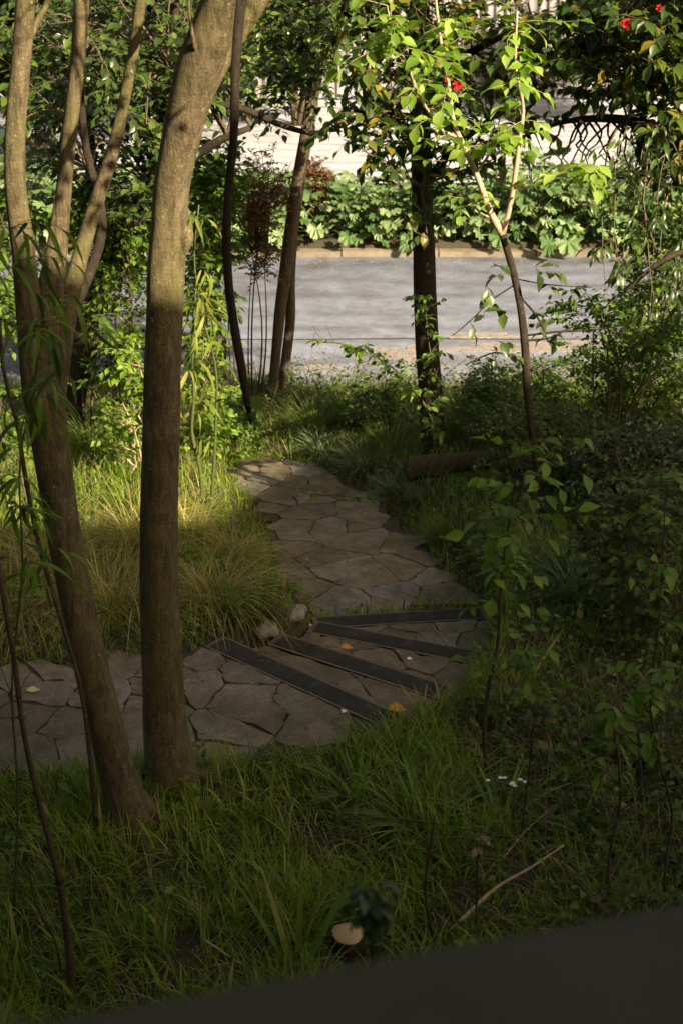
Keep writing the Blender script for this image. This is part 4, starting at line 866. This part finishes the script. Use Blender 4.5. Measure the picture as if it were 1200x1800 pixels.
n = len(P); thin = ss(.2, 1.4, P[:, 0]); hh = (.24-.10*thin)*rg.uniform(.5, 1.35, n)*(.6+.6*clump(P[:, :2], 1.7))
AZ = rg.uniform(0, 2*PI, n)*.8+2.2*np.sin(P[:, 0]*3.1+P[:, 1]*2.3)
blades(g, P, hh, AZ, np.abs(rg.normal(.2, .35, n)), rg.uniform(.1, 2.2, n), rg.uniform(.005, .010, n)*(1+1.6*(rg.random(n) < .10)), 4)
tag(g.build('lawn_grass', M['grass_lawn']), 'long green grass covering the foreground', 'grass', kind='stuff')
g = Geo()
P = scatter(90000, -4.5, 4.6, 6.6, 15.5, lambda P: frustum(P) & free(P, .02) & (rg.random(len(P)) < .3+.7*clump(P, 1.3)))
n = len(P); blades(g, P, rg.uniform(.06, .24, n), rg.uniform(0, 2*PI, n), np.abs(rg.normal(.2, .3, n)), rg.uniform(.2, 1.6, n), rg.uniform(.005, .011, n), 3)
tag(g.build('bank_grass', M['grass_lawn']), 'shaded grass and weeds on the banks beside the path', 'grass', kind='stuff')
g = Geo()
P = scatter(160000, -4.2, 3.0, 6.2, 15.0, lambda P: (lambda dl, du, ds: (np.minimum(np.abs(dl-.05), np.minimum(np.abs(du-.05), np.abs(ds-.05))) < .055) & (np.minimum(dl, np.minimum(du, ds)) > .0) & ~((du < .16) & (ds < .16)) & ~((dl < .16) & (ds < .16)) & (rg.random(len(P)) < .3+.7*clump(P, 2.0)))(pdist(P, LOW), pdist(P, UP), pdist(P, STEPS)))
n = len(P); blades(g, P, rg.uniform(.05, .17, n), rg.uniform(0, 2*PI, n), np.abs(rg.normal(.5, .3, n)), rg.uniform(.4, 1.8, n), rg.uniform(.005, .011, n), 3)
a0, b0 = np.array(STEPS[1][:2]), np.array(STEPS[4][:2]); e_ = rg.random((900, 1)); P = np.array([STEPS[1][:2], STEPS[2][:2], STEPS[3][:2], STEPS[4][:2]]); k_ = (e_[:, 0]*3).astype(int); fr = (e_*3-k_[:, None]); P = P[k_]*(1-fr)+P[np.minimum(k_+1, 3)]*fr+rg.normal(0, .05, (900, 2))+[.07, 0]; P = P[pdist(P, STEPS) > .01]
P = np.c_[P, hgt(P[:, 0], P[:, 1])]; n = len(P); blades(g, P, rg.uniform(.06, .22, n), rg.uniform(0, 2*PI, n), np.abs(rg.normal(.4, .3, n)), rg.uniform(.4, 1.8, n), rg.uniform(.005, .011, n), 3)
tag(g.build('edge_grass', M['grass_lawn']), 'short grass creeping over the edges of the flagged paths', 'grass', kind='stuff')
g = Geo()
P = scatter(24000, -4.2, 4.4, 4.4, 15.4, lambda P: frustum(P) & free(P, .02) & (rg.random(len(P)) < .15+.5*clump(P, .8)+.35*(P[:, 1] > 12)))
n = len(P); blades(g, P, rg.uniform(.08, .38, n), rg.uniform(0, 2*PI, n), np.abs(rg.normal(.6, .5, n)), rg.uniform(.1, 1.4, n), rg.uniform(.003, .007, n), 3)
tag(g.build('dry_grass', M['dead']), 'dry straw stalks lying through the grass', 'grass', kind='stuff')
g = Geo(); lv = Leaves()   # low broad-leaved weeds
P = scatter(6000, -4.2, 4.4, 4.6, 15.4, lambda P: frustum(P) & free(P, .02) & (clump(P, .9) > .45) & ((P[:, 1] > 7.5) | (rg.random(len(P)) < .30)))
for p in P:
    a = rg.uniform(0, 6.28); L = rg.uniform(.05, .22)
    twig(g, lv, p, (math.cos(a)*.5, math.sin(a)*.5, 1), L, rg.integers(3, 7), rg.uniform(.035, .07), rg, .0015, .3)
lv.flush(g, 'ovate'); tag(g.build('ground_cover', [M['leaf_shade'], M['stem_green']]), 'low broad-leaved weeds over the banks', 'ground cover', kind='stuff')
g = Geo(); lv = Leaves()   # taller tangled weeds and bare stalks on the right bank and along the road edge
P = scatter(3600, -.9, 3.9, 6.4, 15.4, lambda P: frustum(P) & free(P, .12) & ((P[:, 0] > .75) | (P[:, 1] > 13.6)) & ((P[:, 1] > 7.6) | (P[:, 0] > 1.5)) & (rg.random(len(P)) < .12+.5*clump(P, 1.1)) & ~((P[:, 0] > .2) & (P[:, 0] < 1.9) & (P[:, 1] > 10.2) & (P[:, 1] < 13.0)))
P = np.concatenate([P, scatter(700, .3, 1.9, 5.0, 7.4, lambda P: frustum(P) & free(P, .15) & (P[:, 0] > 1.1-.25*(P[:, 1]-5)) & (rg.random(len(P)) < .1+.5*clump(P, 1.4)))])
for p in P:
    a = rg.uniform(0, 6.28); L = rg.uniform(.2, .62)*(1 if p[1] > 7 else .6); k = rg.integers(1, 4); ld = rg.uniform(.2, .8)
    for _ in range(k): twig(g, lv, p, (math.cos(a)*ld, math.sin(a)*ld, 1), L*rg.uniform(.6, 1.2), rg.integers(5, 11), rg.uniform(.03, .075), rg, .0025, .3); a += rg.uniform(.5, 2.5)
    if rg.random() < .5: S_ = nrm(rg.normal(0, 1, 3)*[1, 1, .25]+[0, 0, .5]); g.tube(np.array([p, p+S_*.3, p+S_*rg.uniform(.5, .9)+rg.normal(0, .06, 3)]), [.004, .003, .0015], 4, 2)
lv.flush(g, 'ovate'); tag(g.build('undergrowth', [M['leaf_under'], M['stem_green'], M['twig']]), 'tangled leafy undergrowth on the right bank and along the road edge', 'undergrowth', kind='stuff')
g = Geo()   # dead leaves, bark bits and twigs
P = scatter(15000, -4, 4.4, 4.6, 15.3, lambda P: frustum(P)&(pdist(P, LOW) > -1)&((pdist(P, UP) > 0) | (rg.random(len(P)) < .15)) & ((pdist(P, LOW) > 0) | (rg.random(len(P)) < .12)) & (pdist(P, STEPS) > 0))
onp = (pdist(P[:, :2], UP) == 0) ; P[onp, 2] = -.515-.2*ss(9.4, 13.5, P[onp, 1]); onl = (pdist(P[:, :2], LOW) == 0); P[onl, 2] = .006
n = len(P); d_ = rg.normal(0, 1, (n, 3)); d_[:, 2] *= .12; instance(g, 'lance', P+[0, 0, .008], d_, np.array([0, 0, 1.0])+rg.normal(0, .3, (n, 3)), rg.uniform(.02, .065, n), 0)
tag(g.build('leaf_litter', M['dead']), 'brown leaf litter scattered over soil and stones', 'leaf litter', kind='stuff')

# ------------------------------------------------------------------ strap-leaved clumps and single blades
def strap_clump(label, px, py, n, h, wd, seed, m='strap', az=None, lean=.5, droop=(.6, 1.6), rad=.06, name='strap_plant', grp='strap-leaved clumps in the grass', cat='strap plant'):
    r_ = np.random.default_rng(seed); p = gp(px, py); g_ = Geo(); a = r_.uniform(0, 2*PI, n) if az is None else np.asarray(az, float)+r_.normal(0, .05, n)
    O = p+np.stack([np.cos(a)*rad, np.sin(a)*rad, np.full(n, -.01)], -1); blades(g_, O, h*r_.uniform(.75, 1.15, n), a, lean*r_.uniform(.5, 1.2, n), r_.uniform(*droop, n), wd, 8)
    o = g_.build(name, M[m], origin=p); return tag(o, label, cat, grp)
for k_, (px_, py_, n_s, h_s, w_s, lab_) in enumerate([(150, 1560, 9, .3, .02, 'strap tuft at lower left between the dark stem and the thick trunk foot'), (330, 1500, 12, .3, .018, 'strap tuft below the thick trunk foot'), (690, 1560, 16, .3, .022, 'strap tuft beneath the level sticks'),
        (800, 1390, 30, .36, .024, 'strap clump just behind the white flowers'), (700, 1370, 26, .32, .02, 'strap clump below the orange leaf of the top step'), (960, 1390, 24, .34, .02, 'strap clump between the bare stems, under the tan leaf'), (560, 1440, 14, .26, .016, 'small strap clump left of the densest one, above the fan'),
        (1130, 1400, 20, .34, .022, 'strap clump by the forked stem at the right edge'), (240, 1660, 10, .28, .018, 'strap tuft above the railing at lower left')]):
    strap_clump(lab_, px_, py_, n_s, h_s, w_s, 40+k_, lean=.8)
strap_clump('dense dark strap-leaved clump in the middle of the lawn', 745, 1460, 70, .42, .026, 1, lean=.8)
strap_clump('strap-leaved clump to the right of the densest one, by white flowers', 880, 1450, 50, .42, .026, 2, lean=.9)
strap_clump('strap-leaved clump left of the densest one', 630, 1400, 40, .34, .02, 3, lean=.8)
strap_clump('dark strap clump beside the right edge of the lawn', 1010, 1480, 34, .32, .02, 4, lean=.8)
strap_clump('fan of upright strap leaves just above the railing, left of the cut stump', 522, 1712, 5, .60, .040, 5, m='grass_green', az=[2.7, 2.4, 1.5, .75, .55], lean=.5, droop=(.05, .3), rad=.03)
strap_clump('short broad blades in the grass left of centre', 440, 1600, 7, .22, .02, 6, lean=.6)
strap_clump('pale green bent blades left of the tall fan', 500, 1600, 4, .3, .017, 16, m='grass_green', lean=.7, az=[2.2, 2.5, 1.9, 2.8])
strap_clump('short green blades near the right stems', 1050, 1560, 10, .20, .03, 7, lean=.5)
strap_clump('yellow arching blades at the right foot of the steps', 742, 1280, 6, .40, .018, 8, m='leaf_yellow', az=[.4, .9, 1.5, .2, .6, 2.4], lean=.3, droop=(.5, 1.5), rad=.01, grp='yellowed blades')
strap_clump('orange blade leaning right beside the leafy sapling', 918, 1215, 2, .46, .024, 9, m='leaf_yellow', az=[.5, .6], lean=.5, droop=(.05, .3), rad=.01, grp='yellowed blades')
strap_clump('upright yellow and green blades left of the orange blade', 900, 1205, 9, .28, .012, 10, m='leaf_yellow', lean=.15, droop=(.1, .6), rad=.04, grp='yellowed blades')

# fallen leaves one can pick out
def fallen(px, py, s_, m, lab, z=None, az=0.5, up=(.1, -.3, 1)):
    p = gp(px, py) if z is None else on(px, py, z); p = p+np.array([0, 0, .012]); g_ = Geo()
    instance(g_, 'ovate', [p-np.array([math.cos(az), math.sin(az), 0])*s_/2], [(math.cos(az), math.sin(az), .05)], [up], s_, 0); tag(g_.build('fallen_leaf', M[m], origin=p), lab, 'fallen leaf', 'bright fallen leaves')
fallen(550, 1102, .10, 'pale_leaf', 'yellow leaf upright by the left end of the bottom step', -.33, 1.4)
fallen(610, 1140, .09, 'orange_leaf', 'orange-brown leaf lying on the second step', -.13, .2)
fallen(698, 1248, .13, 'orange_leaf', 'broad orange leaf at the right end of the top step', .01, .0)
fallen(972, 1270, .10, 'orange_leaf', 'tan leaf on the litter right of the leafy sapling', None, .6)
fallen(500, 1387, .09, 'orange_leaf', 'orange leaf in the grass below the top step', None, .3)
fallen(432, 1077, .10, 'orange_leaf', 'orange leaf in the tuft left of the steps', None, .3)
fallen(828, 897, .09, 'orange_leaf', 'rusty leaf on the bank right of the path', None, .9)
fallen(430, 834, .14, 'pale_leaf', 'pale yellow leaf at the left edge of the path bend', None, .1)
fallen(60, 1215, .09, 'pale_leaf', 'pale leaf on the path at the far left', .01, .3)
fallen(720, 1160, .05, 'white_petal', 'white petal on the third step', -.26, .5)
fallen(605, 1252, .06, 'white_petal', 'white petals by the grip strip of the top step', .012, 1.2)
fallen(755, 1290, .06, 'pale_leaf', 'cream leaf on the litter below the steps', None, .2)
fallen(850, 1255, .06, 'pale_leaf', 'small yellow leaf beside the sapling stem', None, 1.2)
fallen(835, 1310, .07, 'pale_leaf', 'cream leaf on the litter by the sapling foot', None, .1)

# white flowers
p = gp(880, 1420); root = thing('white_flower', 'small cluster of white star flowers among the strap leaves', 'flower', p); g = Geo(); gs = Geo()
for k in range(8):
    c = p+np.array([rg.uniform(-.09, .12), rg.uniform(-.05, .05), rg.uniform(.14, .2)]); gs.tube([p, (p+c)/2+[.01, 0, .02], c], [.002]*3, 4)
    g = Geo(); a = np.arange(6)*PI/3; instance(g, 'tiny', np.repeat(c[None], 6, 0), np.stack([np.cos(a), np.sin(a), np.full(6, .3)], -1), np.repeat([[0, 0, 1.0]], 6, 0), .017); g.build('star_bloom', M['white_petal'], root)
gs.build('stem', M['stem_green'], root)

# ------------------------------------------------------------------ logs, sticks, stump, post, rock
g = Geo(); a, b = gp(715, 850), gp(930, 835); a[2] += .13; b[2] += .16; t_ = np.linspace(0, 1, 16)[:, None]
g.tube(a*(1-t_)+b*t_+np.array([0, 0, .03])*np.sin(PI*t_), .10+.012*np.sin(t_[:, 0]*9), 16, 0, .04, rg)
tag(g.build('fallen_log', M['bark_brown'], origin=a), 'mossy fallen log lying right of the path by the dark trunk', 'log')
def stick(label, pts, w0, m='twig', lift=.09, grp='dead sticks in the grass', fray=False):
    P = [gp(x, y)+np.array([0, 0, lift+dz]) for x, y, dz in pts]; w0 *= .65; g_ = Geo(); S = spline(P, 14); g_.tube(S, np.linspace(w0, w0*.5, 14), 8, 0, .06, rg); tag(g_.build('dead_stick', M[m], origin=P[0]), label, 'stick', grp)
stick('long pale broken stick slanting up to the right above the railing', [(805, 1655, .02), (870, 1605, .06), (930, 1575, .08), (985, 1548, .12)], .014, 'wood_pale')
stick('long thin brown stick lying level across the lawn', [(620, 1475, .05), (720, 1490, .08), (820, 1508, .08), (945, 1525, .06)], .008)
stick('second brown stick just under the longest level one', [(640, 1540, .04), (740, 1528, .08), (860, 1520, .07), (935, 1532, .05)], .007)
stick('thin forked twig left of the level sticks', [(560, 1500, .03), (640, 1508, .06), (700, 1490, .08)], .005)
stick('fine pale grass stalk leaning right of the sticks', [(880, 1545, .03), (920, 1510, .08), (965, 1480, .12)], .004, 'wood_pale')
stick('short pale stick beside the railing at lower left', [(362, 1690, .03), (395, 1712, .03), (425, 1732, .03)], .009, 'wood_pale')
stick('crossing grey twig over the sticks', [(840, 1590, .03), (880, 1550, .08), (915, 1520, .06)], .005)
stick('long leaning dead branch on the right bank', [(960, 850, .1), (1010, 790, .2), (1080, 750, .25), (1130, 725, .2)], .018, 'bark_brown')
p = gp(612, 1672); root = thing('tree_stump', 'small freshly sawn stump with a round pale orange cut face', 'stump', p); g = Geo()
g.tube([p-[0, 0, .05], p+[0, 0, .04], p+[0, .0, .10]], [.085, .078, .074], 22, 0, .02, rg); g.build('bark', M['bark_dark'], root)
def ringmat():
    m, t, b = mat('cut_wood', .75); v = coord(t); vv = noise(t, v, 6, 3); wv = N(t, 'ShaderNodeTexWave', Scale=16.0, Distortion=5.0, Detail=4.0); wv.wave_type = 'RINGS'; wv.rings_direction = 'Z'; t.links.new(v, wv.inputs['Vector'])
    t.links.new(mix(t, .35, ramp(t, vv, [(.3, (.42, .26, .12)), (.7, (.58, .40, .20))]), ramp(t, wv.outputs[0], [(0, .36), (1, .6)]), 'OVERLAY'), b.inputs['Base Color']); return m
g = Geo(); th = np.linspace(0, 2*PI, 30, endpoint=False); rr = .072*(1+.04*np.sin(3*th)+.03*np.sin(5*th+1)); g.prism(np.c_[p[0]+rr*np.cos(th), p[1]+rr*np.sin(th)], p[2]+.098, p[2]+.106, 0, .003)
g.build('cut_face', ringmat(), root)
p = gp(388, 690); g = Geo(); g.box((-.05, -.05, -.1), (.05, .05, .62)); g.box((-.045, -.045, .62), (.045, .045, .635))
o = g.build('wooden_post', M['bark_brown'], smooth=False); o.location = tuple(p); o.rotation_euler = (.02, .04, .4); tag(o, 'short square wooden post at the road edge', 'post')
def rock(label, px, py, r, seed, grp=None):
    r_ = np.random.default_rng(seed); p = gp(px, py); g_ = Geo(); n1, n2 = 18, 12; V = []
    for i in range(n2+1):
        for j in range(n1):
            a, b = j*2*PI/n1, i*PI/n2; d = np.array([math.cos(a)*math.sin(b), math.sin(a)*math.sin(b), math.cos(b)*.7]); k = 1+.13*math.sin(3*d[0]*2+seed)+.12*math.sin(4*d[1]+2*d[2]+seed*2)+.05*math.sin(11*d[0]+9*d[1]); V.append(p+d*r*k)
    g_.add(V, None, [(i*n1+j, i*n1+(j+1) % n1, (i+1)*n1+(j+1) % n1, (i+1)*n1+j) for i in range(n2) for j in range(n1)]); tag(g_.build('rock', M['rock'], origin=p), label, 'rock', grp)
rock('pale rough rock in the lower left corner', 2, 1800, .11, 1); rock('small rock at the left corner between the first two steps', 462, 1132, .10, 2); rock('dark stone between grass and the third step', 515, 1105, .09, 3)

# a tall weed just beyond the railing, its curled head far out of focus
rw = np.random.default_rng(91); p = at(652, 1590, 1.9); root = thing('tall_weed', 'dark blurred curled weed head just beyond the railing, above the stump', 'weed', (p[0], p[1], hgt(p[0], p[1])[0]))
g = Geo(); g.tube(spline([[p[0]+.05, p[1], root.location[2]-.02], [p[0]+.03, p[1]-.02, 1.0], [p[0], p[1], p[2]-.03]], 10), np.linspace(.005, .003, 10), 6); g.build('stem', M['bark_dark'], root)
g = Geo(); lv = Leaves()
for k in range(30): twig(g, lv, p+rw.normal(0, .015, 3)*[1, 1, 1.4], rw.normal(0, 1, 3), .022, 3, .038, rw, .0015, .9)
lv.flush(g, 'ovate'); g.build('leaves', [M['leaf_dark'], M['bark_dark']], root)

# unseen dense evergreen added outside the left edge to cut ambient light on the trunks
root = thing('evergreen_tree', 'unseen dense evergreen added beyond the left edge to block sky light', 'tree', (-5.2, 5.0, 0)); g = Geo(); g.tube([(-5.2, 5, -.1), (-5.25, 5, 2), (-5.1, 5.1, 5)], [.2, .16, .08], 14, 0, .03, rg); g.build('trunk', M['bark_dark'], root)
crown('crown', root, M['leaf_dark'], M['twig'], 'ovate', [(-5.2, 5, z) for z in (1.5, 2.5, 3.5, 4.5, 5)], [(np.array([-5.2, 5.2, 3.4]), np.array([1.7, 3.0, 3.0]), 1)], 170, 6, .6, 8, .24, 301, .03)

# blown leaves and grit on the road
g = Geo(); P2 = np.stack([rg.uniform(-6, 6, 2600), np.where(rg.random(2600) < .5, 15.9+np.abs(rg.normal(0, .5, 2600)), 21.6-np.abs(rg.normal(0, .35, 2600)))], -1); n = len(P2)
d_ = rg.normal(0, 1, (n, 3)); d_[:, 2] *= .1; instance(g, 'lance', np.c_[P2, np.full(n, -.842)], d_, np.array([0, 0, 1.0])+rg.normal(0, .25, (n, 3)), rg.uniform(.02, .07, n), 0)
tag(g.build('road_litter', M['dead']), 'dry leaves and grit blown along both edges of the road', 'leaf litter', kind='stuff')
# roots flaring from the two big trunks, merged in each trunk's own foot
rr_ = np.random.default_rng(63)
for tr_, (bx, by), rad_ in ((bpy.data.objects['trunk'], pA[:2], .14), (bpy.data.objects['trunk.001'], pB[:2]-np.array([0, .0]), .15)):
    g = Geo()
    for k in range(6):
        a = k*1.05+rr_.uniform(-.3, .3); d = np.array([math.cos(a), math.sin(a)]); P = []
        for t_, h_ in ((.2, .20), (.8, .07), (1.5, .015), (2.4, -.05)):
            q = np.array([bx, by])+d*rad_*t_+rr_.normal(0, .01, 2)*t_; P.append([q[0], q[1], hgt(q[0], q[1])[0]+h_])
        g.tube(spline(P, 9), np.linspace(.055, .02, 9), 10, 0, .06, rr_)
    g.build('root', M['bark_grey'], tr_.parent)
